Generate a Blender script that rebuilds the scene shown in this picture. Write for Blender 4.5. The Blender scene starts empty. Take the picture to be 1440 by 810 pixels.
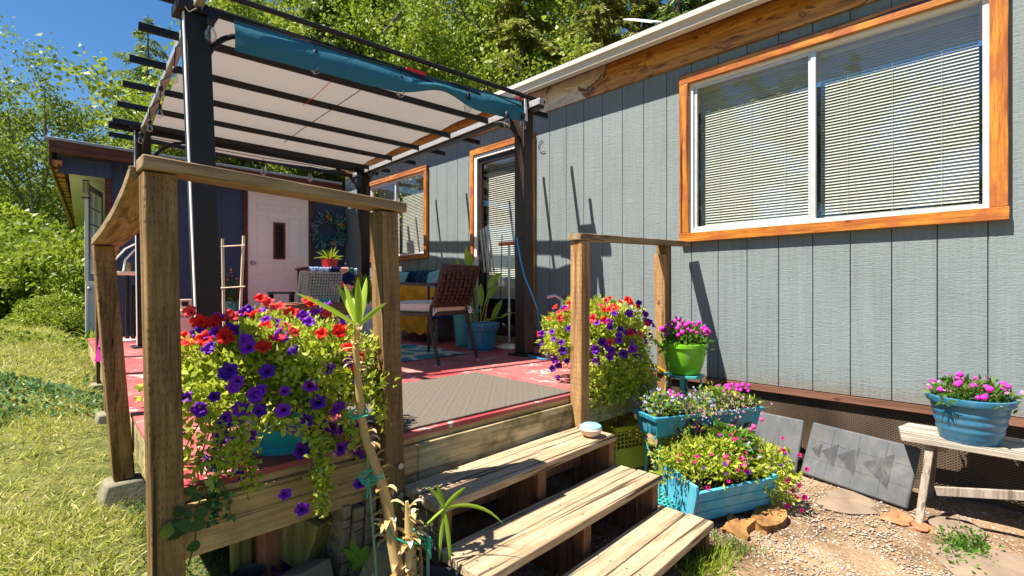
import bpy, bmesh, math, random
import numpy as np
from mathutils import Vector, Matrix
random.seed(7); RNG = np.random.default_rng(7)
sc = bpy.context.scene
col = sc.collection
R = math.radians
# camera stands at the origin, looking level; y runs along the house wall, x runs toward it
YAW = R(44.75); FPX = 694.0
def pix(u, v, ax, val):
    """real point seen at photo position (u,v) lying on the plane ax=val"""
    xc = (u-720)/FPX; zc = (406-v)/FPX
    d = Vector((math.sin(YAW)+math.cos(YAW)*xc, math.cos(YAW)-math.sin(YAW)*xc, zc))
    i = 'xyz'.index(ax) if ax != 'd' else -1
    return d*val if i < 0 else d*(val/d[i])

# ------------------------------------------------------------------ materials
MATS = {}
class NT:
    def __init__(s, name):
        s.m = bpy.data.materials.new(name); s.m.use_nodes = True
        s.t = s.m.node_tree; s.n = s.t.nodes; s.l = s.t.links
        s.b = s.n['Principled BSDF']; s.out = s.n['Material Output']; s._c = None
    def new(s, typ, **kw):
        n = s.n.new(typ)
        for k, v in kw.items():
            if k in n.inputs: n.inputs[k].default_value = v
            else: setattr(n, k, v)
        return n
    def link(s, a, b): s.l.new(a, b)
    def coord(s, scale=(1,1,1), kind='Object'):
        c = s.new('ShaderNodeTexCoord'); m = s.new('ShaderNodeMapping')
        m.inputs['Scale'].default_value = scale
        s.link(c.outputs[kind], m.inputs['Vector']); return m.outputs[0]
    def noise(s, vec, scale, detail=4, rough=.55, dist=0):
        n = s.new('ShaderNodeTexNoise'); n.inputs['Scale'].default_value = scale
        n.inputs['Detail'].default_value = detail; n.inputs['Roughness'].default_value = rough
        n.inputs['Distortion'].default_value = dist
        s.link(vec, n.inputs['Vector']); return n.outputs['Fac']
    def ramp(s, fac, stops):
        r = s.new('ShaderNodeValToRGB'); e = r.color_ramp.elements
        while len(e) > len(stops): e.remove(e[-1])
        while len(e) < len(stops): e.new(.5)
        for i, (p, c) in enumerate(stops):
            e[i].position = p
            e[i].color = (c, c, c, 1) if isinstance(c, (int, float)) else (*c, 1)
        s.link(fac, r.inputs[0]); return r.outputs[0]
    def mix(s, fac, a, b, mode='MIX'):
        m = s.new('ShaderNodeMix'); m.data_type = 'RGBA'; m.blend_type = mode
        for k, v in ((0, fac), (6, a), (7, b)):
            if isinstance(v, (int, float)): m.inputs[k].default_value = v
            elif isinstance(v, tuple): m.inputs[k].default_value = (*v, 1)
            else: s.link(v, m.inputs[k])
        return m.outputs[2]
    def math(s, op, a, b=0):
        m = s.new('ShaderNodeMath'); m.operation = op
        for k, v in ((0, a), (1, b)):
            if isinstance(v, (int, float)): m.inputs[k].default_value = v
            else: s.link(v, m.inputs[k])
        return m.outputs[0]
    def bump(s, h, strength=.4, dist=.01):
        b = s.new('ShaderNodeBump'); b.inputs['Strength'].default_value = strength
        b.inputs['Distance'].default_value = dist
        s.link(h, b.inputs['Height']); s.link(b.outputs[0], s.b.inputs['Normal'])
    def col(s, c, rough=.6, spec=.4, metal=0):
        if isinstance(c, tuple): s.b.inputs['Base Color'].default_value = (*c, 1)
        else: s.link(c, s.b.inputs['Base Color'])
        if isinstance(rough, (int, float)): s.b.inputs['Roughness'].default_value = rough
        else: s.link(rough, s.b.inputs['Roughness'])
        s.b.inputs['Specular IOR Level'].default_value = spec
        s.b.inputs['Metallic'].default_value = metal

def plain(name, c, rough=.5, spec=.4, metal=0, var=.12, scale=14, bump=.1, dust=0):
    """paint / plastic / metal with a slight mottling"""
    t = NT(name); v = t.coord()
    f = t.noise(v, scale, 5, .6)
    lo = tuple(x*(1-var) for x in c); hi = tuple(min(1, x*(1+var)) for x in c)
    cc = t.ramp(f, [(.3, lo), (.7, hi)])
    if dust:
        cc = t.mix(t.ramp(t.noise(t.coord((1,1,.35)), 13, 6, .7, .8), [(.46, 0.0), (.72, dust)]), cc, (.42,.36,.28))
        cc = t.mix(t.ramp(t.noise(v, 60, 3, .6), [(.66, 0.0), (.72, dust)]), cc, tuple(x*.35 for x in c))
    t.col(cc, rough, spec, metal)
    if bump: t.bump(t.noise(v, scale*6, 4), bump, .003)
    MATS[name] = t.m; return t.m

def wood(name, axis, light, dark, rough=.75, grain=1.0, crack=0.0, incise=False, moss=0.0, spec=.25, knots=True, fine=1.0, red=None):
    t = NT(name)
    k = 0.045
    sc3 = [1.0, 1.0, 1.0]; sc3['xyz'.index(axis)] = k*1.6
    v = t.coord(tuple(sc3))
    n1 = t.noise(v, 24*fine, 6, .65, .6); n2 = t.noise(v, 90*fine, 5, .7)
    n3 = t.noise(t.coord(), 3.2, 3, .5)
    f = t.math('ADD', t.math('MULTIPLY', n1, .62), t.math('MULTIPLY', n2, .38))
    mid = tuple((a+b)/2 for a, b in zip(light, dark))
    c = t.ramp(f, [(.40, dark), (.49, mid), (.58, light)])
    c = t.mix(t.ramp(n3, [(.35, .35), (.7, 0.0)]), c, dark)
    if red: c = t.mix(t.ramp(t.noise(t.coord(), 5, 4), [(.5, 0.0), (.62, .9)]), c, red)
    h = n1
    if crack:
        s4 = [1.0, 1.0, 1.0]; s4['xyz'.index(axis)] = .02
        n4 = t.noise(t.coord(tuple(s4)), 34, 3, .5, .25)
        ck = t.ramp(n4, [(.385, 1.0), (.42, 0.0)])
        c = t.mix(t.math('MULTIPLY', ck, crack), c, tuple(x*.16 for x in dark))
        h = t.math('SUBTRACT', n1, t.math('MULTIPLY', ck, .8))
    if knots:
        s5 = [1.0, 1.0, 1.0]; s5['xyz'.index(axis)] = .55
        vo = t.new('ShaderNodeTexVoronoi'); vo.inputs['Scale'].default_value = 4.2
        t.link(t.coord(tuple(s5)), vo.inputs['Vector'])
        kn = t.ramp(vo.outputs['Distance'], [(.03, 1.0), (.075, 0.0)])
        c = t.mix(t.math('MULTIPLY', kn, .75), c, tuple(x*.3 for x in dark))
    if incise:
        sp6 = t.new('ShaderNodeSeparateXYZ'); t.link(t.new('ShaderNodeTexCoord').outputs['Object'], sp6.inputs[0])
        oth = [a_ for a_ in 'XYZ' if a_ != axis.upper()]
        cb = t.new('ShaderNodeCombineXYZ')
        t.link(t.math('MULTIPLY', t.math('ADD', sp6.outputs[oth[0]], sp6.outputs[oth[1]]), 92.0), cb.inputs[0]); t.link(t.math('MULTIPLY', sp6.outputs[axis.upper()], 30.0), cb.inputs[1])
        vo = t.new('ShaderNodeTexVoronoi'); vo.voronoi_dimensions = '2D'; vo.inputs['Scale'].default_value = 1; vo.inputs['Randomness'].default_value = .5
        t.link(cb.outputs[0], vo.inputs['Vector'])
        ic = t.ramp(vo.outputs['Distance'], [(.13, 1.0), (.24, 0.0)])
        ic = t.math('MULTIPLY', ic, t.ramp(t.noise(t.coord(), 6, 3, .6), [(.38, .25), (.6, 1.0)]))
        c = t.mix(t.math('MULTIPLY', ic, .5), c, tuple(x*.2 for x in dark))
        h = t.math('SUBTRACT', h, t.math('MULTIPLY', ic, .5))
    if moss:
        mf = t.ramp(t.noise(t.coord(), 4.5, 5, .65), [(.46, 0.0), (.62, moss)])
        c = t.mix(mf, c, (.07, .08, .02))
    t.col(c, rough, spec); t.bump(h, .5*grain, .004)
    MATS[name] = t.m; return t.m

for a in 'xyz':
    wood('treated_'+a, a, (.32,.19,.075), (.10,.055,.022), incise=True, crack=.7)
    wood('rail_'+a, a, (.38,.27,.15), (.17,.11,.055), crack=.6)
    wood('trim_'+a, a, (.66,.27,.035), (.26,.065,.010), rough=.32, spec=.5, crack=.9, grain=.4, red=(.36,.10,.03), fine=.8)
wood('leg_warm', 'z', (.50,.30,.13), (.22,.11,.045), incise=True, crack=.4)
wood('tread', 'x', (.52,.40,.26), (.27,.185,.11), crack=.9, grain=.9, fine=1.3)
wood('stringer', 'z', (.30,.14,.07), (.13,.05,.025), crack=.3)
wood('stringer_grey', 'y', (.30,.24,.17), (.13,.10,.07), crack=.6)
wood('rim', 'x', (.66,.44,.20), (.34,.20,.085), crack=.6, moss=.35)
wood('rim_pale', 'x', (.64,.52,.29), (.34,.26,.13), crack=.5, moss=.8)
wood('fascia_board', 'y', (.60,.29,.07), (.24,.08,.015), rough=.4, spec=.4, crack=.5, grain=.3, fine=.5)
wood('brown_paint', 'x', (.17,.06,.03), (.07,.025,.012), rough=.5, crack=.3)
wood('brown_paint_y', 'y', (.24,.12,.08), (.13,.06,.04), rough=.5, crack=.2)
wood('bench_grey', 'y', (.52,.47,.40), (.27,.235,.19), crack=.7)
wood('bench_leg', 'z', (.40,.34,.28), (.18,.14,.11), crack=.6)
wood('scrap', 'x', (.36,.27,.17), (.16,.11,.065), crack=.6)
wood('scrap_yellow', 'z', (.40,.30,.10), (.18,.13,.04), crack=.5, moss=.4)
wood('pale_wood', 'z', (.72,.62,.46), (.5,.40,.27), knots=False)
wood('table_wood', 'x', (.26,.12,.06), (.10,.04,.02), crack=.3)
wood('dark_timber', 'y', (.09,.055,.03), (.03,.02,.012), crack=.5, moss=.4)

def siding(name, c):
    t = NT(name)
    # pressed hardboard: short wavy cross ripples broken by noise
    v = t.coord((1, 1, 7.0))
    a = t.noise(v, 9, 4, .6, 1.2)
    b = t.noise(t.coord((1, 1, 2.2)), 55, 4, .6, .5)
    g = t.noise(t.coord((14, 14, 1.0)), 5, 5, .6, 1.5)
    h = t.math('ADD', t.math('MULTIPLY', a, .9), t.math('ADD', t.math('MULTIPLY', b, .8), t.math('MULTIPLY', g, .5)))
    f = t.noise(t.coord(), 1.6, 5, .6)
    cc = t.ramp(f, [(.3, tuple(x*.9 for x in c)), (.7, tuple(x*1.1 for x in c))])
    chip = t.ramp(t.noise(t.coord((1.5,1.5,1)), 38, 3, .5), [(.735, 0.0), (.75, .7)])
    cc = t.mix(chip, cc, (.42,.44,.42))
    st = t.ramp(t.noise(t.coord((6,6,.25)), 5, 5, .6), [(.35, 0.0), (.75, .35)])
    cc = t.mix(st, cc, tuple(min(1, x*1.55+.02) for x in c))
    if name == 'siding':
        sz = t.new('ShaderNodeSeparateXYZ'); t.link(t.new('ShaderNodeTexCoord').outputs['Object'], sz.inputs[0])
        low = t.math('SUBTRACT', .80, sz.outputs['Z'])      # origin stands on the ground; boards start at .585
        sp = t.math('ADD', t.math('MULTIPLY', low, 2.2), t.math('MULTIPLY', t.noise(t.coord((5,5,1)), 9, 5, .7), .9))
        cc = t.mix(t.ramp(sp, [(.62, 0.0), (.95, .55)]), cc, (.17,.13,.09))
    t.col(cc, .66, .3); t.bump(h, .42, .010)
    MATS[name] = t.m
siding('siding', (.170,.205,.214))
siding('siding_dark', (.036,.062,.125))

# deck paint: red, worn through in flecks and scuffed pale
t = NT('deck_paint'); v = t.coord()
f1 = t.noise(v, 7, 8, .72, .6); f2 = t.noise(v, 46, 4, .6); f3 = t.noise(v, 1.7, 4, .6)
c = t.mix(t.ramp(f3, [(.35, .0), (.65, .8)]), (.33,.042,.050), (.43,.15,.14))
c = t.mix(t.ramp(f1, [(.57, 0.0), (.62, .8)]), c, (.62,.46,.42))
c = t.mix(t.ramp(f2, [(.68, 0.0), (.72, .6)]), c, (.62,.5,.44))
t.col(c, t.ramp(f1, [(.3, .38), (.7, .7)]), .4); t.bump(f2, .3, .003); MATS['deck_paint'] = t.m

# door mats / rubber
def matt(name, c, c2):
    t = NT(name); v = t.coord((1, 1, 1))
    w = t.new('ShaderNodeTexWave'); w.wave_type = 'BANDS'; w.bands_direction = 'DIAGONAL'
    w.inputs['Scale'].default_value = 13; w.inputs['Distortion'].default_value = 0
    ck = t.new('ShaderNodeTexChecker'); ck.inputs['Scale'].default_value = 13
    m = t.new('ShaderNodeMapping'); m.inputs['Scale'].default_value = (-1, 1, 1)
    t.link(v, m.inputs[0]); t.link(v, w.inputs['Vector']); t.link(v, ck.inputs['Vector'])
    w2 = t.new('ShaderNodeTexWave'); w2.bands_direction = 'DIAGONAL'; w2.inputs['Scale'].default_value = 13
    t.link(m.outputs[0], w2.inputs['Vector'])
    h = t.mix(ck.outputs['Fac'], w.outputs['Color'], w2.outputs['Color'])
    n = t.noise(t.coord(), 160, 3, .6)
    cc = t.mix(t.ramp(n, [(.35, 0.0), (.65, 1.0)]), c, c2)
    t.col(cc, .95, .1); t.bump(h, .35, .006); MATS[name] = t.m
matt('mat_fibre', (.085,.075,.063), (.175,.15,.122))

# rug teal / cream damask
t = NT('rug'); v = t.coord()
vo = t.new('ShaderNodeTexVoronoi'); vo.inputs['Scale'].default_value = 3.2; vo.feature = 'DISTANCE_TO_EDGE'; t.link(v, vo.inputs['Vector'])
f = t.noise(v, 9, 4, .6, 2.0)
fac = t.ramp(t.math('ADD', vo.outputs['Distance'], t.math('MULTIPLY', f, .25)), [(.22, 0.0), (.25, 1.0)])
t.col(t.mix(fac, (.42,.47,.43), (.05,.22,.27)), .95, .1); t.bump(t.noise(v, 240, 2), .6, .004); MATS['rug'] = t.m

# ground: dirt and fines
t = NT('dirt'); v = t.coord()
f = t.noise(v, 2.2, 8, .66); g = t.noise(v, 60, 4, .7)
vo = t.new('ShaderNodeTexVoronoi'); vo.inputs['Scale'].default_value = 70; t.link(v, vo.inputs['Vector'])
c = t.ramp(f, [(.36, (.10,.06,.03)), (.5, (.235,.15,.085)), (.64, (.36,.25,.155))])
c = t.mix(t.ramp(g, [(.45, 0.0), (.7, .5)]), c, (.48,.38,.28))
sx = t.new('ShaderNodeSeparateXYZ'); t.link(t.new('ShaderNodeTexCoord').outputs['Object'], sx.inputs[0])
edge = t.math('ADD', sx.outputs['X'], t.math('MULTIPLY', t.math('SUBTRACT', f, .5), 1.2))
lawnf = t.ramp(t.math('DIVIDE', edge, 4.0), [(.20, 1.0), (.30, 0.0)])
lw = t.ramp(t.noise(v, 5, 6, .7), [(.35, (.06,.075,.018)), (.55, (.16,.17,.05)), (.7, (.24,.18,.09))])
c = t.mix(lawnf, c, lw)
t.col(c, .95, .1); t.bump(t.math('ADD', vo.outputs['Distance'], g), .8, .012); MATS['dirt'] = t.m

def leafm(name, cols, trans=.4, rough=.5, spec=.35):
    t = NT(name)
    g = t.new('ShaderNodeNewGeometry')
    n = len(cols)
    c = t.ramp(g.outputs['Random Per Island'], [(i/max(1, n-1), cc) for i, cc in enumerate(cols)])
    t.col(c, rough, spec)
    tr = t.new('ShaderNodeBsdfTranslucent'); mx = t.new('ShaderNodeMixShader'); mx.inputs[0].default_value = trans
    br = t.mix(.35, c, (.35,.42,.03)); t.link(br, tr.inputs['Color'])
    t.link(t.b.outputs[0], mx.inputs[1]); t.link(tr.outputs[0], mx.inputs[2]); t.link(mx.outputs[0], t.out.inputs['Surface'])
    MATS[name] = t.m
leafm('leaf_bright', [(.13,.20,.015), (.23,.32,.025), (.33,.40,.045), (.17,.25,.02)])
leafm('leaf_mid', [(.08,.14,.013), (.16,.24,.022), (.25,.32,.035), (.11,.18,.02)])
leafm('leaf_dark', [(.055,.11,.018), (.11,.18,.028), (.16,.24,.04), (.07,.13,.02)], .3)
leafm('leaf_cedar', [(.13,.17,.025), (.23,.28,.045), (.33,.35,.07), (.17,.19,.035), (.27,.20,.07)], .3)
leafm('leaf_dry', [(.13,.09,.03), (.2,.15,.05), (.12,.13,.03)], .3)
leafm('leaf_petunia', [(.28,.39,.025), (.46,.55,.04), (.66,.69,.14), (.34,.46,.03)], .5)
leafm('leaf_green', [(.04,.12,.015), (.08,.2,.025), (.14,.26,.04)], .35)
leafm('leaf_deep', [(.01,.05,.015), (.02,.09,.02), (.04,.13,.03)], .3)
leafm('leaf_stripe', [(.30,.46,.03), (.40,.56,.06), (.22,.38,.02)], .4)
leafm('leaf_teal', [(.05,.20,.22), (.10,.34,.34), (.03,.13,.18)], .2)
leafm('ivy', [(.03,.10,.05), (.06,.17,.08), (.10,.24,.11), (.14,.27,.10)], .3)
leafm('grass', [(.16,.22,.025), (.36,.42,.05), (.60,.56,.14), (.24,.32,.035), (.68,.58,.26), (.44,.5,.06), (.76,.66,.38)], .45)
leafm('straw', [(.62,.45,.20), (.75,.58,.30), (.5,.28,.08), (.85,.76,.58)], .3)
leafm('lilac_bits', [(.30,.22,.55), (.42,.36,.75), (.5,.3,.55)], .3)
leafm('pink_bits', [(.5,.16,.32), (.62,.3,.45), (.4,.15,.3)], .3)
leafm('dark_bits', [(.02,.005,.012), (.05,.008,.02)], .1)
leafm('yellow_bits', [(.75,.42,.03), (.8,.55,.1)], .2)
leafm('lavender_bits', [(.28,.26,.5), (.4,.4,.62)], .2)

leafm('petal_bits', [(.20,.05,.35), (.55,.06,.08), (.30,.18,.06), (.45,.3,.2)], .2)
leafm('litter', [(.25,.14,.06), (.38,.25,.12), (.14,.09,.05), (.5,.38,.22)], .1)
def petal(name, c, dark, edge, r=.032):
    t = NT(name)
    c0 = t.new('ShaderNodeTexCoord'); vm = t.new('ShaderNodeVectorMath'); vm.operation = 'MULTIPLY'
    vm.inputs[1].default_value = (1, 1, 0)
    t.link(c0.outputs['Object'], vm.inputs[0])
    ln = t.new('ShaderNodeVectorMath'); ln.operation = 'LENGTH'; t.link(vm.outputs[0], ln.inputs[0])
    f = t.math('DIVIDE', ln.outputs['Value'], r)
    cc = t.ramp(f, [(.1, dark), (.32, c), (.8, c), (1.0, edge)])
    t.col(cc, .55, .25)
    tr = t.new('ShaderNodeBsdfTranslucent'); mx = t.new('ShaderNodeMixShader'); mx.inputs[0].default_value = .3
    t.link(cc, tr.inputs['Color']); t.link(t.b.outputs[0], mx.inputs[1]); t.link(tr.outputs[0], mx.inputs[2])
    t.link(mx.outputs[0], t.out.inputs['Surface']); MATS[name] = t.m
petal('petal_red', (.80,.018,.012), (.12,.002,.004), (.85,.05,.03))
petal('petal_coral', (.82,.06,.07), (.35,.01,.02), (.85,.12,.12))
petal('petal_purple', (.20,.018,.50), (.02,.003,.06), (.30,.05,.62))
petal('petal_violet', (.085,.010,.33), (.01,.002,.05), (.14,.02,.42))
petal('petal_magenta', (.75,.015,.24), (.2,.003,.06), (.8,.04,.3))
plain('bloom_magenta', (.60,.03,.40), .7, .2, var=.3, scale=120)
plain('bloom_pink', (.72,.06,.24), .7, .2, var=.3, scale=120)

plain('black_metal', (.010,.009,.010), .45, .35, var=.25)
plain('brown_metal', (.026,.014,.012), .4, .4, var=.2)
plain('grey_tube', (.42,.42,.43), .35, .5, .3)
plain('steel', (.55,.55,.55), .3, .5, .8)
plain('galv', (.45,.46,.46), .45, .5, .8, var=.25)
plain('galv_dark', (.16,.14,.12), .5, .5, .7)
plain('white_paint', (.78,.77,.75), .45, .4, var=.04)
plain('door_paint', (.86,.85,.83), .4, .4, var=.03)
plain('vinyl', (.80,.80,.80), .35, .4, var=.04)
plain('alu', (.62,.64,.66), .35, .5, .4, var=.08)
plain('gutter', (.56,.52,.46), .4, .4, var=.06, scale=4)
plain('blue_pot', (.012,.19,.33), .42, .45, var=.15, scale=6, dust=.4)
plain('cyan_pot', (.015,.40,.60), .42, .4, var=.2, scale=6, dust=.35)
plain('trough_blue', (.02,.27,.42), .5, .35, var=.2, scale=6, dust=.5)
plain('sky_paint', (.06,.38,.55), .65, .3, var=.25, scale=9, bump=.4, dust=.4)
plain('ribbed_pot', (.022,.15,.27), .38, .5, var=.12, scale=5, dust=.14)
plain('green_pot', (.18,.52,.012), .35, .5, var=.08, scale=5, dust=.2)
plain('teal_metal', (.04,.30,.28), .5, .4, var=.3, dust=.5)
plain('red_pot', (.70,.03,.03), .35, .5)
plain('turq_glaze', (.03,.30,.32), .15, .6, var=.4, scale=20)
plain('soil', (.05,.032,.02), .95, .1, var=.5, scale=60, bump=.8)
plain('rubber_grey', (.088,.095,.105), .7, .3, var=.18, scale=7, dust=.12)
plain('rubber_dark', (.048,.051,.058), .7, .3, var=.3, scale=9, dust=.2)
plain('concrete', (.20,.19,.13), .9, .2, var=.25, scale=12, bump=.6)
plain('stone', (.46,.40,.33), .9, .2, var=.3, scale=8, bump=.8)
plain('flagstone', (.22,.165,.12), .9, .2, var=.25, scale=6, bump=.7)
plain('brick', (.42,.16,.08), .9, .2, var=.3, scale=10, bump=.6)
plain('orange_rock', (.26,.135,.05), .95, .1, var=.6, scale=14, bump=1)
plain('cushion', (.66,.56,.50), .9, .1, var=.06, scale=30)
plain('mustard', (.60,.27,.02), .95, .1, var=.3, scale=8, bump=.5)
plain('teal_pillow', (.18,.40,.44), .95, .1, var=.35, scale=24)
plain('blue_wicker', (.012,.05,.13), .5, .4, var=.3)
plain('brown_wicker', (.045,.018,.011), .42, .5, var=.6, scale=40)
plain('grey_wicker', (.50,.46,.42), .6, .3, var=.3, scale=60)
plain('tan_wicker', (.30,.16,.07), .6, .3, var=.5, scale=40)
plain('yellow_crate', (.55,.42,.02), .45, .4)
plain('teal_plastic', (.05,.36,.38), .4, .4)
plain('hose_yellow', (.75,.42,.02), .45, .4)
plain('cord_blue', (.03,.30,.60), .4, .4)
plain('cord_green', (.02,.33,.20), .5, .4)
plain('stake_green', (.18,.28,.17), .5, .4)
plain('cord_black', (.01,.01,.012), .5, .4)
plain('cord_white', (.7,.7,.68), .5, .4)
plain('ribbon', (.72,.03,.40), .5, .3)
plain('tape_red', (.7,.02,.03), .5, .3)
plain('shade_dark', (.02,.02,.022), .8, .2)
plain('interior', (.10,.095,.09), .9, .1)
plain('blind', (.52,.51,.46), .55, .3, var=.02, bump=0)
plain('bark', (.12,.09,.065), .95, .1, var=.4, scale=8, bump=1)
plain('bark_grey', (.22,.20,.17), .95, .1, var=.4, scale=8, bump=1)
plain('cooler', (.62,.58,.52), .5, .3)
plain('beige_box', (.68,.55,.44), .6, .3)
plain('sign_white', (.80,.80,.78), .5, .3)
plain('roofing', (.30,.33,.35), .6, .4, .3)
plain('pebble_rock', (.1,.1,.1), .8)
plain('purple_pot', (.10,.03,.10), .4, .4)
plain('nursery_pot', (.035,.036,.04), .45, .4)
plain('orange_plastic', (.6,.13,.04), .4, .4)
plain('bronze', (.30,.20,.09), .35, .5, .7)
plain('rust', (.30,.12,.06), .9, .1, var=.4)

# gravel colours per stone
t = NT('gravel'); g = t.new('ShaderNodeNewGeometry')
t.col(t.ramp(g.outputs['Random Per Island'], [(0, (.34,.25,.17)), (.2, (.50,.42,.33)), (.4, (.24,.23,.23)), (.6, (.40,.25,.14)), (.8, (.60,.56,.50)), (1, (.25,.14,.08))]), .8, .3); MATS['gravel'] = t.m

# canopy fabric: beige under, blue over; cloth lets some sun through
def cloth(name, c, trans, tc=None, backc=None):
    t = NT(name); v = t.coord()
    f = t.noise(v, 3, 5, .6)
    cc = t.ramp(f, [(.3, tuple(x*.92 for x in c)), (.7, tuple(min(1, x*1.06) for x in c))])
    if backc:
        g = t.new('ShaderNodeNewGeometry'); cc = t.mix(g.outputs['Backfacing'], cc, backc)
    t.col(cc, .85, .15); t.bump(t.noise(v, 5, 5, .6, 1), .35, .03)
    tr = t.new('ShaderNodeBsdfTranslucent'); tr.inputs['Color'].default_value = (*(tc or c), 1)
    mx = t.new('ShaderNodeMixShader'); mx.inputs[0].default_value = trans
    t.link(t.b.outputs[0], mx.inputs[1]); t.link(tr.outputs[0], mx.inputs[2]); t.link(mx.outputs[0], t.out.inputs['Surface'])
    MATS[name] = t.m
cloth('canopy', (.34,.325,.30), .28, (.36,.335,.31))
cloth('valance', (.035,.16,.235), .10)
# patterned towel and cloths
t = NT('fringe_cloth'); v = t.coord(); f = t.noise(v, 30, 3, .6, 2)
t.col(t.ramp(f, [(.40, (.02,.06,.35)), (.5, (.05,.2,.55)), (.56, (.7,.75,.8))]), .9, .1); MATS['fringe_cloth'] = t.m
t = NT('pattern_cloth'); v = t.coord(); vo = t.new('ShaderNodeTexVoronoi'); vo.inputs['Scale'].default_value = 11; t.link(v, vo.inputs['Vector'])
sp = t.new('ShaderNodeSeparateColor'); t.link(vo.outputs['Color'], sp.inputs[0])
t.col(t.ramp(sp.outputs[0], [(0, (.01,.015,.09)), (.45, (.012,.02,.11)), (.55, (.6,.06,.06)), (.7, (.03,.25,.12)), (.8, (.7,.4,.35)), (.9, (.02,.03,.14))]), .9, .1)
for n in t.n:
    if n.type == 'VALTORGB': n.color_ramp.interpolation = 'CONSTANT'
MATS['pattern_cloth'] = t.m

# glass: clear to light, mirror by Fresnel
t = NT('glass'); t.n.remove(t.b)
fr = t.new('ShaderNodeFresnel'); gg = t.new('ShaderNodeNewGeometry')
t.link(t.math('SUBTRACT', 1.9, t.math('MULTIPLY', gg.outputs['Backfacing'], 1.9-1/1.9)), fr.inputs['IOR'])
gl = t.new('ShaderNodeBsdfGlossy'); gl.inputs['Roughness'].default_value = 0.01; gl.inputs['Color'].default_value = (.95,.97,1,1)
tp = t.new('ShaderNodeBsdfTransparent'); tp.inputs['Color'].default_value = (.88,.91,.90,1)
mx = t.new('ShaderNodeMixShader'); t.link(fr.outputs[0], mx.inputs[0]); t.link(tp.outputs[0], mx.inputs[1]); t.link(gl.outputs[0], mx.inputs[2])
t.link(mx.outputs[0], t.out.inputs['Surface']); MATS['glass'] = t.m
# expanded metal skirt: real see-through holes come from an alpha pattern on a thin sheet
t = NT('mesh_sheet'); v = t.coord((0, 1, 1.6))
v.node.inputs['Rotation'].default_value = (R(45), 0, 0)
vo = t.new('ShaderNodeTexVoronoi'); vo.inputs['Scale'].default_value = 52; vo.inputs['Randomness'].default_value = 0; t.link(v, vo.inputs['Vector'])
f = t.noise(t.coord(), 2, 4)
t.col(t.ramp(f, [(.35, (.035,.022,.015)), (.6, (.12,.085,.06))]), .8, .3)
al = t.ramp(vo.outputs['Distance'], [(.30, 0.0), (.34, 1.0)]); t.link(al, t.b.inputs['Alpha']); MATS['mesh_sheet'] = t.m

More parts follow.
